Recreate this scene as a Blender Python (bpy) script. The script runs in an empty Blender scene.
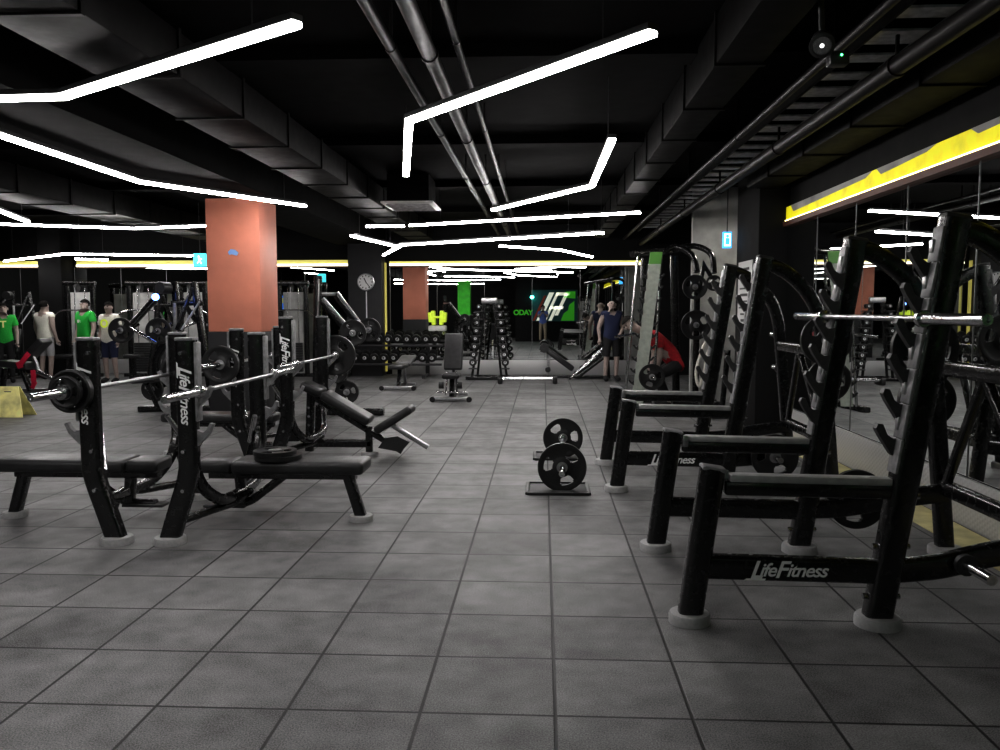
import bpy, bmesh, math, random
from mathutils import Vector as V, Matrix
random.seed(7)
PI = math.pi
SC = bpy.context.scene
COL = SC.collection

# ------------------------------------------------------------------ camera (fitted to the floor joints)
FPX, PITCH, YAW, ROLL, CAMH = 828.65, 0.07755, -0.05165, -0.00088, 1.4835
_cy, _sy, _cp, _sp = math.cos(YAW), math.sin(YAW), math.cos(PITCH), math.sin(PITCH)
FW = V((_sy*_cp, _cy*_cp, -_sp))
_rt = V((_cy, -_sy, 0)); _up = _rt.cross(FW)
_c, _s = math.cos(ROLL), math.sin(ROLL)
RT = _c*_rt + _s*_up; UP = -_s*_rt + _c*_up
EYE = V((0, 0, CAMH))
def ray(px, py): return FW + RT*((px-500)/FPX) + UP*((375-py)/FPX)
def w(px, py, Y):
    d = ray(px, py); return EYE + d*(Y/d.y)
def f(px, py):
    d = ray(px, py); return EYE + d*(-CAMH/d.z)
def hz(px, py, z):
    d = ray(px, py); return EYE + d*((z-CAMH)/d.z)

cam = bpy.data.cameras.new('camera'); camo = bpy.data.objects.new('camera', cam); COL.objects.link(camo)
cam.sensor_width = 36; cam.lens = FPX/1000*36; cam.clip_start = 0.05; cam.clip_end = 200
camo.matrix_world = Matrix(((RT.x, UP.x, -FW.x, EYE.x), (RT.y, UP.y, -FW.y, EYE.y), (RT.z, UP.z, -FW.z, EYE.z), (0, 0, 0, 1)))
SC.camera = camo

# ------------------------------------------------------------------ materials
MAT = {}
def mat(name, col, rough=.5, metal=0, noise=0, nscale=40, bump=0, bscale=200, emit=None, estr=0, spec=.5, coat=0):
    m = bpy.data.materials.new(name); m.use_nodes = True
    nt = m.node_tree; b = nt.nodes['Principled BSDF']
    b.inputs['Base Color'].default_value = (*col, 1); b.inputs['Roughness'].default_value = rough
    b.inputs['Metallic'].default_value = metal; b.inputs['Specular IOR Level'].default_value = spec
    b.inputs['Coat Weight'].default_value = coat
    if emit:
        b.inputs['Emission Color'].default_value = (*emit, 1); b.inputs['Emission Strength'].default_value = estr
    tc = nt.nodes.new('ShaderNodeTexCoord')
    if noise:
        n = nt.nodes.new('ShaderNodeTexNoise'); n.inputs['Scale'].default_value = nscale; n.inputs['Detail'].default_value = 5
        nt.links.new(tc.outputs['Object'], n.inputs['Vector'])
        mr = nt.nodes.new('ShaderNodeMapRange')
        mr.inputs['From Min'].default_value = .3; mr.inputs['From Max'].default_value = .7
        mr.inputs['To Min'].default_value = 1-noise; mr.inputs['To Max'].default_value = 1+noise
        nt.links.new(n.outputs['Fac'], mr.inputs['Value'])
        mx = nt.nodes.new('ShaderNodeVectorMath'); mx.operation = 'SCALE'
        mx.inputs[0].default_value = col
        nt.links.new(mr.outputs['Result'], mx.inputs['Scale'])
        nt.links.new(mx.outputs['Vector'], b.inputs['Base Color'])
        rr = nt.nodes.new('ShaderNodeMapRange')
        rr.inputs['To Min'].default_value = max(.03, rough-.1); rr.inputs['To Max'].default_value = min(1, rough+.12)
        nt.links.new(n.outputs['Fac'], rr.inputs['Value']); nt.links.new(rr.outputs['Result'], b.inputs['Roughness'])
    if bump:
        n2 = nt.nodes.new('ShaderNodeTexNoise'); n2.inputs['Scale'].default_value = bscale
        nt.links.new(tc.outputs['Object'], n2.inputs['Vector'])
        bp = nt.nodes.new('ShaderNodeBump'); bp.inputs['Strength'].default_value = bump; bp.inputs['Distance'].default_value = .003
        nt.links.new(n2.outputs['Fac'], bp.inputs['Height']); nt.links.new(bp.outputs['Normal'], b.inputs['Normal'])
    MAT[name] = m; return m
BLACK = mat('black_paint', (.0045, .0045, .0048), .24, 0, .3, 30, .05, 400, spec=.55, coat=.25)
DARK = mat('dark_plastic', (.02, .02, .021), .45, 0, .3, 60)
GUARD = mat('wear_guard', (.2, .2, .205), .42, 0, .35, 25)
VINYL = mat('black_vinyl', (.022, .022, .023), .38, 0, .3, 15, .15, 350)
RUBBER = mat('plate_rubber', (.009, .009, .0095), .42, 0, .3, 40, .1, 300)
LINER = mat('rail_liner_grey', (.36, .36, .36), .32, .25, .15, 20)
HOOKM = mat('hook_grey', (.035, .035, .036), .5, 0, .3, 40)
FOOTG = mat('grey_rubber_foot', (.34, .34, .34), .75, 0, .1, 60, .1)
CHROME = mat('chrome', (.62, .62, .63), .2, 1, .12, 60)
STEEL = mat('brushed_steel', (.42, .42, .43), .34, 1, .2, 50)
LETTER = mat('white_lettering', (.75, .75, .75), .5)
SKIN = mat('skin', (.36, .29, .26), .55, 0, .1, 20)
SKIND = mat('skin_dark', (.2, .155, .14), .55, 0, .1, 20)
HAIR = mat('dark_hair', (.01, .009, .008), .8, 0, .3, 90, spec=.1)
NAVY = mat('navy_cloth', (.016, .022, .06), .85, 0, .2, 50)
BLUEC = mat('blue_cloth', (.12, .18, .48), .85, 0, .2, 50)
KHAKI = mat('khaki_cloth', (.32, .27, .2), .85, 0, .2, 50)
GREENC = mat('green_cloth', (.02, .36, .05), .8, 0, .15, 50)
REDC = mat('red_cloth', (.34, .008, .016), .75, 0, .3, 30)
REDS = mat('red_strap', (.5, .01, .05), .7, 0, .2, 60)
WHITEC = mat('white_cloth', (.68, .66, .6), .85, 0, .1, 50)
GREYC = mat('grey_cloth', (.42, .42, .43), .9, 0, .15, 80)
BLACKC = mat('black_cloth', (.012, .012, .013), .85, 0, .3, 80)
ORANGE = mat('orange_panel', (.6, .245, .17), .55, 0, .12, 2)
COLDK = mat('column_dark', (.022, .022, .024), .6, 0, .2, 6)
YELLOW = mat('yellow_sign', (.85, .8, .36), .5, 0, .3, 7)
YGREEN = mat('yellow_green', (.5, .62, .08), .5, 0, .1, 20, emit=(.5, .62, .05), estr=.5)
WHITEP = mat('white_plastic', (.72, .72, .7), .45, 0, .08, 20)
ORANGEH = mat('orange_handle', (.8, .15, .04), .5)
SMITHG = mat('pale_grey_green_metal', (.42, .45, .4), .45, .1, .15, 15)
SMITHT = mat('green_cap', (.12, .3, .07), .45)
BLUESIGN = mat('blue_sign', (.05, .35, .75), .4, emit=(.1, .5, 1), estr=1.0)
CYAN = mat('cyan_glare', (.3, .9, .85), .3, emit=(.1, .9, .75), estr=14)
BLUEGLARE = mat('blue_glare', (.1, .2, .9), .3, emit=(.12, .25, 1), estr=9)
SIGNCY = mat('cyan_exit_sign', (.1, .6, .65), .4, emit=(.1, .65, .7), estr=1.1)
WHITEL = mat('white_sign_mark', (.9, .9, .9), .4, emit=(.9, .95, 1), estr=1.2)
LED = mat('led_diffuser', (.9, .9, .9), .4, emit=(1, .965, .955), estr=46)
LEDY = mat('led_yellow', (.9, .85, .5), .4, emit=(1, .9, .42), estr=2.6)
COVEY = mat('yellow_cove_lit_paint', (.7, .66, .02), .55, 0, .25, 5, emit=(.72, .66, .012), estr=.42)  # yellow paint; its emission stands in for the LED strip washing the wall
WALLB = mat('wall_black', (.005, .005, .0053), .7, 0, .3, 4, spec=.2)
WALLG = mat('wall_grey', (.36, .36, .35), .7, 0, .3, 3)
CEIL = mat('ceiling_black', (.0013, .0012, .0012), .85, 0, .4, 6, spec=.06)
DUCT = mat('duct_dark', (.0019, .0016, .0016), .6, 0, .3, 9, spec=.09)
PIPE = mat('pipe_dark', (.005, .004, .004), .45, 0, .4, 12, spec=.2)
TRAYM = mat('tray_metal', (.6, .6, .61), .45, .3, .3, 15)
BROWN = mat('brown_trim', (.1, .035, .02), .5, 0, .2, 20)
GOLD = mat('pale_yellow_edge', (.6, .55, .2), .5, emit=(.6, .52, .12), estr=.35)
PAPER = mat('paper_white', (.55, .55, .54), .7)
INK = mat('ink_dark', (.05, .05, .05), .7)
CLOCKF = mat('clock_face', (.72, .72, .72), .5)
GREENP = mat('mural_green_glow', (.07, .5, .03), .6, emit=(.07, .5, .03), estr=.25)  # green paint with added glow, so it stays bright in the far mirror
TEALP = mat('mural_teal', (.02, .1, .11), .7)
MWHITE = mat('mural_white_glow', (.85, .85, .78), .6, emit=(.85, .87, .75), estr=.5)  # white paint, brightened by emission of its own
REDP = mat('mural_red', (.4, .06, .03), .6)
STICK = mat('sticker_blue', (.25, .42, .75), .5)
SEAM = mat('mirror_seam', (.2, .2, .2), .4, .5)

m = bpy.data.materials.new('mirror'); m.use_nodes = True; nt = m.node_tree
nt.nodes.remove(nt.nodes['Principled BSDF']); g = nt.nodes.new('ShaderNodeBsdfGlossy')
g.inputs['Roughness'].default_value = 0; g.inputs['Color'].default_value = (.72, .74, .73, 1)
nt.links.new(g.outputs[0], nt.nodes['Material Output'].inputs['Surface']); MIRROR = m

def diamond_plate():
    m = bpy.data.materials.new('diamond_plate'); m.use_nodes = True; nt = m.node_tree; b = nt.nodes['Principled BSDF']
    b.inputs['Base Color'].default_value = (.5, .5, .5, 1); b.inputs['Metallic'].default_value = .35; b.inputs['Roughness'].default_value = .38
    tc = nt.nodes.new('ShaderNodeTexCoord')
    acc = None
    for ang in (.6, -.6):
        mp = nt.nodes.new('ShaderNodeMapping'); mp.inputs['Rotation'].default_value = (ang, ang, 0)
        nt.links.new(tc.outputs['Object'], mp.inputs['Vector'])
        wv = nt.nodes.new('ShaderNodeTexWave'); wv.inputs['Scale'].default_value = 11; wv.bands_direction = 'Z'
        nt.links.new(mp.outputs[0], wv.inputs['Vector'])
        if acc is None: acc = wv
        else:
            mu = nt.nodes.new('ShaderNodeMath'); mu.operation = 'MULTIPLY'
            nt.links.new(acc.outputs['Fac'], mu.inputs[0]); nt.links.new(wv.outputs['Fac'], mu.inputs[1]); acc = mu
    bp = nt.nodes.new('ShaderNodeBump'); bp.inputs['Strength'].default_value = .7; bp.inputs['Distance'].default_value = .004
    nt.links.new(acc.outputs[0], bp.inputs['Height']); nt.links.new(bp.outputs['Normal'], b.inputs['Normal'])
    return m
DPLATE = diamond_plate()

def floor_mat():
    m = bpy.data.materials.new('rubber_tiles'); m.use_nodes = True; nt = m.node_tree; b = nt.nodes['Principled BSDF']
    N, Lk = nt.nodes.new, nt.links.new
    geo = N('ShaderNodeNewGeometry'); sep = N('ShaderNodeSeparateXYZ'); Lk(geo.outputs['Position'], sep.inputs[0])
    def mth(op, a, bb=None, c=None):
        n = N('ShaderNodeMath'); n.operation = op
        for i, x in enumerate((a, bb, c)):
            if x is None: continue
            if isinstance(x, (int, float)): n.inputs[i].default_value = x
            else: Lk(x, n.inputs[i])
        return n.outputs[0]
    ds, fl = [], []
    for ax, off in (('X', .0504), ('Y', 2.9414)):
        u = mth('DIVIDE', mth('SUBTRACT', sep.outputs[ax], off), .5)
        fu = mth('FRACT', u); fl.append(mth('FLOOR', u))
        ds.append(mth('MINIMUM', fu, mth('SUBTRACT', 1.0, fu)))
    d = mth('MINIMUM', *ds)
    nj = N('ShaderNodeTexNoise'); nj.inputs['Scale'].default_value = 90; Lk(geo.outputs['Position'], nj.inputs['Vector'])
    dj = mth('ADD', d, mth('MULTIPLY', mth('SUBTRACT', nj.outputs['Fac'], .5), .006))
    mr = N('ShaderNodeMapRange'); mr.interpolation_type = 'SMOOTHSTEP'
    mr.inputs['From Min'].default_value = .007; mr.inputs['From Max'].default_value = .018; Lk(dj, mr.inputs['Value'])
    cmb = N('ShaderNodeCombineXYZ'); Lk(fl[0], cmb.inputs[0]); Lk(fl[1], cmb.inputs[1])
    wn = N('ShaderNodeTexWhiteNoise'); wn.noise_dimensions = '2D'; Lk(cmb.outputs[0], wn.inputs['Vector'])
    n1 = N('ShaderNodeTexNoise'); n1.inputs['Scale'].default_value = 1.6; n1.inputs['Detail'].default_value = 5; Lk(geo.outputs['Position'], n1.inputs['Vector'])
    n2 = N('ShaderNodeTexNoise'); n2.inputs['Scale'].default_value = 170; n2.inputs['Detail'].default_value = 3; Lk(geo.outputs['Position'], n2.inputs['Vector'])
    n3 = N('ShaderNodeTexNoise'); n3.inputs['Scale'].default_value = 7; n3.inputs['Detail'].default_value = 6; Lk(geo.outputs['Position'], n3.inputs['Vector'])
    val = mth('ADD', .46, mth('MULTIPLY', wn.outputs['Value'], .22))
    val = mth('ADD', val, mth('MULTIPLY', mth('SUBTRACT', n1.outputs['Fac'], .5), 1.2))
    val = mth('ADD', val, mth('MULTIPLY', mth('SUBTRACT', n3.outputs['Fac'], .5), .7))
    val = mth('ADD', val, mth('MULTIPLY', mth('SUBTRACT', n2.outputs['Fac'], .5), 1.9))
    val = mth('MULTIPLY', mth('MAXIMUM', val, .05), .235)
    val = mth('MULTIPLY', val, mth('ADD', .02, mth('MULTIPLY', mr.outputs[0], .98)))
    cc = N('ShaderNodeCombineColor')
    for i in range(3): Lk(val, cc.inputs[i])
    Lk(cc.outputs[0], b.inputs['Base Color'])
    rg = mth('ADD', .44, mth('MULTIPLY', n1.outputs['Fac'], .25)); Lk(rg, b.inputs['Roughness'])
    b.inputs['Specular IOR Level'].default_value = .42
    h = mth('ADD', mr.outputs[0], mth('MULTIPLY', n2.outputs['Fac'], .35))
    bp = N('ShaderNodeBump'); bp.inputs['Strength'].default_value = .5; bp.inputs['Distance'].default_value = .004
    Lk(h, bp.inputs['Height']); Lk(bp.outputs['Normal'], b.inputs['Normal'])
    return m
FLOORM = floor_mat()

# ------------------------------------------------------------------ mesh helpers
def circ(r, n=14, ry=None):
    return [(r*math.cos(2*PI*i/n), (ry or r)*math.sin(2*PI*i/n)) for i in range(n)]
def rrect(a, b, r=None, n=3):
    r = min(a, b)*.25 if r is None else r
    out = []
    for cx, cy, s in ((a/2-r, b/2-r, 0), (-a/2+r, b/2-r, 1), (-a/2+r, -b/2+r, 2), (a/2-r, -b/2+r, 3)):
        for k in range(n+1):
            t = PI/2*(s+k/n); out.append((cx+r*math.cos(t), cy+r*math.sin(t)))
    return out
def smooth(pts, n=6):
    pts = [V(p) for p in pts]; out = []
    for i in range(len(pts)-1):
        p0 = pts[max(0, i-1)]; p1 = pts[i]; p2 = pts[i+1]; p3 = pts[min(len(pts)-1, i+2)]
        for k in range(n):
            t = k/n
            out.append(.5*((2*p1)+(p2-p0)*t+(2*p0-5*p1+4*p2-p3)*t*t+(3*p1-p0-3*p2+p3)*t**3))
    out.append(pts[-1]); return out

class M:
    def __init__(s): s.bm = bmesh.new()
    def _mi(s, n0, mi):
        s.bm.faces.ensure_lookup_table()
        for i in range(n0, len(s.bm.faces)): s.bm.faces[i].material_index = mi
    def box(s, c, size, rot=None, bev=0, seg=2, mi=0):
        t = bmesh.new(); bmesh.ops.create_cube(t, size=1)
        bmesh.ops.scale(t, vec=V(size), verts=t.verts)
        if bev: bmesh.ops.bevel(t, geom=list(t.edges), offset=min(bev, min(size)*.49), segments=seg, profile=.5, affect='EDGES')
        mx = Matrix.Translation(V(c)) @ (rot.to_4x4() if rot else Matrix())
        bmesh.ops.transform(t, matrix=mx, verts=t.verts)
        n0 = len(s.bm.faces); vm = {v: s.bm.verts.new(v.co) for v in t.verts}
        for fc in t.faces: s.bm.faces.new([vm[v] for v in fc.verts])
        t.free(); s._mi(n0, mi); return s
    def obox(s, p0, p1, wd, th, side=(0, 1, 0), bev=.01, seg=2, mi=0):
        p0, p1 = V(p0), V(p1); x = (p1-p0); L = x.length; x.normalize()
        y = V(side); y = (y-x*y.dot(x)).normalized(); z = x.cross(y)
        R = Matrix((x, y, z)).transposed()
        return s.box((p0+p1)/2, (L, wd, th), R, bev, seg, mi)
    def sweep(s, pts, prof, side=(0, 1, 0), mi=0, scale=None, caps=True):
        pts = [V(p) for p in pts]; n0 = len(s.bm.faces); rings = []; N = len(pts)
        for i, p in enumerate(pts):
            a = (pts[i]-pts[i-1]).normalized() if i else None
            b = (pts[i+1]-pts[i]).normalized() if i < N-1 else None
            t = ((a or b)+(b or a)).normalized()
            sd = V(side)
            n = sd-t*sd.dot(t)
            if n.length < 1e-3: n = V((1, 0, 0))-t*t.x if abs(t.x) < .9 else V((0, 0, 1))-t*t.z
            n.normalize(); bb = t.cross(n); su = sv = 1
            if a and b:
                dv = b-a
                if dv.length > .02:
                    k = 1/max(.35, math.cos(a.angle(b)/2))
                    if abs(dv.dot(n)) > abs(dv.dot(bb)): su = k
                    else: sv = k
            sc = scale[i] if scale else 1
            rings.append([s.bm.verts.new(p+n*(u*su*sc)+bb*(v*sv*sc)) for u, v in prof])
        k = len(prof)
        for i in range(N-1):
            for j in range(k):
                s.bm.faces.new((rings[i][j], rings[i][(j+1) % k], rings[i+1][(j+1) % k], rings[i+1][j]))
        if caps:
            s.bm.faces.new(rings[0][::-1]); s.bm.faces.new(rings[-1])
        s._mi(n0, mi); return s
    def cyl(s, p0, p1, r, r2=None, n=16, mi=0):
        return s.sweep([p0, p1], circ(1, n), (0, 1, 0) if abs((V(p1)-V(p0)).normalized().y) < .9 else (1, 0, 0), mi, [r, r2 if r2 is not None else r])
    def lathe(s, o, axis, prof, n=24, mi=0):
        o = V(o); ax = V(axis).normalized()
        a = ax.orthogonal().normalized(); b = ax.cross(a); n0 = len(s.bm.faces); rings = []
        for r, h in prof:
            rings.append([s.bm.verts.new(o+ax*h+(a*math.cos(2*PI*i/n)+b*math.sin(2*PI*i/n))*max(r, 1e-4)) for i in range(n)])
        for i in range(len(rings)-1):
            for j in range(n):
                s.bm.faces.new((rings[i][j], rings[i][(j+1) % n], rings[i+1][(j+1) % n], rings[i+1][j]))
        s.bm.faces.new(rings[0][::-1]); s.bm.faces.new(rings[-1]); s._mi(n0, mi); return s
    def prism(s, poly, vec, mi=0):
        vec = V(vec); n0 = len(s.bm.faces)
        A = [s.bm.verts.new(V(p)) for p in poly]; B = [s.bm.verts.new(V(p)+vec) for p in poly]; k = len(A)
        s.bm.faces.new(A[::-1]); s.bm.faces.new(B)
        for i in range(k): s.bm.faces.new((A[i], A[(i+1) % k], B[(i+1) % k], B[i]))
        s._mi(n0, mi); return s
    def ball(s, c, r, n=12, mi=0):
        n0 = len(s.bm.faces)
        r = r if isinstance(r, (tuple, list)) else (r, r, r)
        mx = Matrix.Translation(V(c)) @ Matrix.Diagonal((*r, 1))
        bmesh.ops.create_uvsphere(s.bm, u_segments=n, v_segments=max(6, n*2//3), radius=1, matrix=mx); s._mi(n0, mi); return s
    def build(s, name, mats, parent=None, ang=40):
        off = V((0, 0, 0)); p = parent
        while p is not None: off += p.location; p = p.parent
        if off.length: bmesh.ops.translate(s.bm, vec=-off, verts=s.bm.verts)
        bmesh.ops.recalc_face_normals(s.bm, faces=s.bm.faces)
        me = bpy.data.meshes.new(name); s.bm.to_mesh(me); s.bm.free()
        for x in (mats if isinstance(mats, (list, tuple)) else [mats]): me.materials.append(x)
        me.shade_smooth(); me.set_sharp_from_angle(angle=math.radians(ang))
        o = bpy.data.objects.new(name, me); COL.objects.link(o); o.parent = parent
        return o

def tag(o, label, cat, group=None):
    o['label'] = label; o['category'] = cat
    if group: o['group'] = group
    return o
def thing(name, label, cat, loc=(0, 0, 0), group=None):
    o = bpy.data.objects.new(name, None); COL.objects.link(o); o.location = loc; o.empty_display_size = .1
    return tag(o, label, cat, group)
def struct(name, m_, mats):
    o = m_.build(name, mats); o['kind'] = 'structure'; return o
def dup(root, loc, rotz=0, label=None, rot=None):
    r = root.copy(); COL.objects.link(r); r.location = loc
    r.rotation_euler = rot if rot else (0, 0, rotz)
    if label: r['label'] = label
    for ch in list(root.children):
        c = ch.copy(); COL.objects.link(c); c.parent = r
        for g in ch.children:
            d = g.copy(); COL.objects.link(d); d.parent = c
    return r
def tube(name, par, mt, pts, r, n=12, side=(0, 1, 0)): return M().sweep(pts, circ(r, n), side).build(name, mt, par)
def beam(name, par, mt, pts, a, b, side=(0, 1, 0)): return M().sweep(pts, rrect(a, b), side).build(name, mt, par)
def pad(name, par, mt, p0, p1, wd, th, side=(0, 1, 0)): return M().obox(p0, p1, wd, th, side, min(th*.42, .03), 3).build(name, mt, par)
def text(name, s, size, mt, par, pos, xdir, ydir, shear=.3, off=.012, ext=.0015, stretch=1.0):
    """flat raised lettering centred at pos; xdir = reading direction, ydir = up of the letters"""
    cu = bpy.data.curves.new('t', 'FONT'); cu.body = s; cu.size = size; cu.shear = shear; cu.offset = off*size; cu.extrude = ext
    cu.align_x = 'CENTER'; cu.align_y = 'CENTER'; cu.space_character = .92
    o = bpy.data.objects.new('t', cu); COL.objects.link(o)
    dg = bpy.context.evaluated_depsgraph_get(); me = bpy.data.meshes.new_from_object(o.evaluated_get(dg))
    bpy.data.objects.remove(o); me.name = name
    x, y = V(xdir).normalized(), V(ydir).normalized(); z = x.cross(y)
    off3 = V((0, 0, 0)); p = par
    while p is not None: off3 += p.location; p = p.parent
    R = Matrix((x*stretch, y, z)).transposed().to_4x4(); R.translation = V(pos)-off3
    me.transform(R); me.materials.clear(); me.materials.append(mt)
    ob = bpy.data.objects.new(name, me); COL.objects.link(ob); ob.parent = par; return ob
def logo(par, pos, xdir, ydir, size):
    """slanted two-word wordmark: tall capitals, small letters, a tail under the first letter; one mesh"""
    bm = bmesh.new(); x0 = 0
    for txt, k, dy, gap in (('L', 1.25, -.1, -.2), ('ife', .95, 0, -.1), ('F', 1.2, -.06, -.26), ('itness', .95, 0, 0)):
        o = text('t', txt, k, LETTER, None, (0, 0, 0), (1, 0, 0), (0, 1, 0), .34, .018, .02)
        me = o.data; bpy.data.objects.remove(o)
        xs_ = [v.co.x for v in me.vertices]; ys_ = [v.co.y for v in me.vertices]; mn, mx = min(xs_), max(xs_)
        me.transform(Matrix.Translation((x0-mn, dy-min(ys_), 0))); bm.from_mesh(me); x0 += mx-mn+gap+.03; bpy.data.meshes.remove(me)
    m_ = M(); m_.bm.free(); m_.bm = bm
    m_.prism([(-.22, -.1, -.02), (.75, -.1, -.02), (.7, -.19, -.02), (-.32, -.19, -.02)], (0, 0, .04))
    x, y = V(xdir).normalized(), V(ydir).normalized(); z = x.cross(y)
    R = Matrix((x*size, y*size, z*size*.06)).transposed().to_4x4()
    R.translation = V(pos)
    bmesh.ops.transform(bm, matrix=R @ Matrix.Translation((-x0/2, -.36, 0)), verts=bm.verts)
    return m_.build('lettering', LETTER, par)
ORD = ['first', 'second', 'third', 'fourth', 'fifth', 'sixth', 'seventh', 'eighth', 'ninth', 'tenth', 'eleventh', 'twelfth']

# ------------------------------------------------------------------ the room
XR, YF, XL, CEILZ = 2.93, 19.2, -13.6, 3.45
struct('floor', M().box(((XL+5.2)/2, 6.5, -.06), (5.2-XL+1, 30, .12)), FLOORM)
struct('ceiling', M().box(((XL+5.2)/2, 6.5, CEILZ+.06), (5.2-XL+1, 30, .12)), CEIL)
struct('wall_far', M().box(((XL+5.2)/2, YF+.1, CEILZ/2), (5.2-XL, .16, CEILZ)), WALLB)
struct('wall_left', M().box((XL-.06, 6.5, CEILZ/2), (.12, 27, CEILZ)), WALLB)
struct('wall_right', M().box((XR+.1, 4.35, CEILZ/2), (.16, 11.7, CEILZ)), WALLB)
struct('wall_right_alcove', M().box((5.06, 14.5, CEILZ/2), (.12, 9.4, CEILZ)), WALLB)
struct('wall_partition', M().box((3.72, 13.7, CEILZ/2), (2.62, .14, CEILZ)), WALLG)
struct('wall_back', M().box((.95, -1.55, CEILZ/2), (4.3, .12, CEILZ)), WALLB)
struct('wall_back_recess', M().box((-7.4, -6.9, CEILZ/2), (12.3, .12, CEILZ)), WALLB)
struct('wall_recess_side', M().box((-1.26, -4.2, CEILZ/2), (.12, 5.3, CEILZ)), WALLB)
# pillars
struct('trim_pillar_right', M().box((2.92, 10.78, CEILZ/2), (.66, 1.12, CEILZ), bev=.01), WALLB)
struct('trim_pillar_clock', M().box((-4.02, 18.88, CEILZ/2), (.76, .5, CEILZ), bev=.01), COLDK)
struct('trim_pillar_far_left', M().box((-11.35, 18.9, CEILZ/2), (.55, .5, CEILZ), bev=.01), WALLB)
for k, x in enumerate((-4.425, -3.615)):
    struct('trim_%d' % (k+1), M().box((x, 19.0, 1.33), (.035, .1, 2.5), bev=.006), GOLD)
# orange column
cl = thing('column', 'square column clad orange above a dark grey base, left of the aisle', 'column', (-4.15, 11.36, 0))
M().box((-4.15, 11.36, .6), (.745, .745, 1.2), bev=.01).build('column_base', COLDK, cl)
M().box((-4.15, 11.36, 2.09), (.73, .73, 1.78), bev=.012).build('cladding', ORANGE, cl)
sp = w(233, 252, 10.98)
M().prism([sp+V((x, -.004, z)) for x, z in ((-.07, .0), (-.03, .04), (.03, .03), (.075, -.01), (.05, -.05), (-.02, -.03), (-.05, -.04))], (0, .008, 0)).build('sticker', STICK, cl)
struct('trim_column_beam', M().box((-4.15, 6.6, 3.22), (1.1, 26, .46)), CEIL)

# mirrors
def mirror_wall(name, label, panes):
    t = thing(name, label, 'mirror', panes[0][0])
    for c, s, seam in panes:
        M().box(c, s).build('mirror_pane', MIRROR, t)
    for c, s, seam in panes:
        M().box(seam[0], seam[1]).build('seam', SEAM, t)
    return t
pn = []
y = -1.35
ys = [10.2-1.1*k for k in range(11)]
for k in range(10):
    y1, y0 = ys[k], ys[k+1]
    if y1 < -1.3: break
    y0 = max(y0, -1.48)
    pn.append(((XR, (y0+y1)/2, 1.42), (.012, y1-y0-.004, 2.16), ((XR-.004, y0, 1.42), (.014, .007, 2.16))))
mirror_wall('mirror_wall', 'long wall mirror of seamed panes behind the squat racks', pn)
pn = []
xs = [-13.3, -12.4, -11.63, None, -11.07, -9.95, -8.85, -7.75, -6.65, -5.55, -4.49, None, -3.55, -2.45, -1.35, -.25, .85, 1.95, 2.4]
for a, b in zip(xs, xs[1:]):
    if a is None or b is None: continue
    pn.append((((a+b)/2, YF, 1.43), (b-a-.004, .012, 2.16), (((a), YF-.004, 1.43), (.008, .014, 2.16))))
mirror_wall('mirror_wall', 'wide far wall mirror behind the dumbbell racks and the clock pillar', pn)
for nm, lb, c, s in (('kick_plate', 'diamond pattern metal kick plate under the right wall mirror', (XR-.02, 4.36, .168), (.03, 11.65, .332)),
                     ('kick_plate', 'bright metal kick plate under the far wall mirror right of the clock pillar', (-.56, YF-.03, .172), (5.9, .03, .34)),
                     ('kick_plate', 'metal kick plate under the far wall mirror left of the clock pillar', (-7.8, YF-.03, .172), (6.45, .03, .34))):
    tag(M().box(c, s, bev=.004).build(nm, DPLATE), lb, 'kick plate')
struct('trim_floor_strip', M().box((XR-.19, 4.2, .004), (.27, 11.3, .008)), mat('yellow_floor_line', (.5, .46, .24), .6, 0, .25, 6))
# glowing coves above the mirrors
def patches(t):
    for y0, y1, h in ((2.2, 3.4, .05), (4.6, 5.9, .05), (6.4, 7.5, .06), (7.6, 10.0, .08)):
        M().prism([(XR-.032, y0, 2.712), (XR-.032, y1, 2.712), (XR-.032, y1-.1, 2.712-h), (XR-.032, (y0+y1)/2, 2.712-h*.75), (XR-.032, y0+.15, 2.712-h*.5)], (.006, 0, 0)).build('bare_patch', WALLG, t)
PALE = mat('pale_cove_lit_paint', (.8, .76, .3), .55, 0, .1, 5, emit=(.8, .72, .2), estr=.45)  # the LED wash on this panel is put into the paint as emission
LEDP = mat('led_pale', (.9, .88, .7), .4, emit=(1, .95, .72), estr=2.2)
def cove(label, c, s, led_c, led_s, trim_c, trim_s, extra=None, pm=PALE, lm=LEDP):
    t = thing('cove_light', label, 'light strip', c)
    M().box(c, s).build('painted_panel', pm, t); M().box(led_c, led_s).build('light_strip', lm, t)
    M().box(trim_c, trim_s).build('edge_trim', BROWN, t)
    if extra: extra(t)
cove('yellow lit strip above the right wall mirror', (XR-.015, 4.35, 2.625), (.024, 11.7, .175), (XR-.03, 4.35, 2.548), (.02, 11.7, .02), (XR-.03, 4.35, 2.508), (.07, 11.7, .055), patches, COVEY, LEDY)
for lb_, xc, wd__ in (('pale yellow glowing strip above the far mirror, right of the clock pillar', -.6, 5.9), ('pale yellow glowing strip above the far mirror, between the two dark pillars', -7.75, 6.5), ('short yellow glowing strip at the far left edge of the far mirror', -12.5, 1.7)):
    cove(lb_, (xc, YF-.02, 2.595), (wd__, .03, .055 if xc > -1 else .13), (xc, YF-.045, 2.545), (wd__, .02, .05), (xc, YF-.02, 2.505), (wd__, .05, .03))

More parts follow.
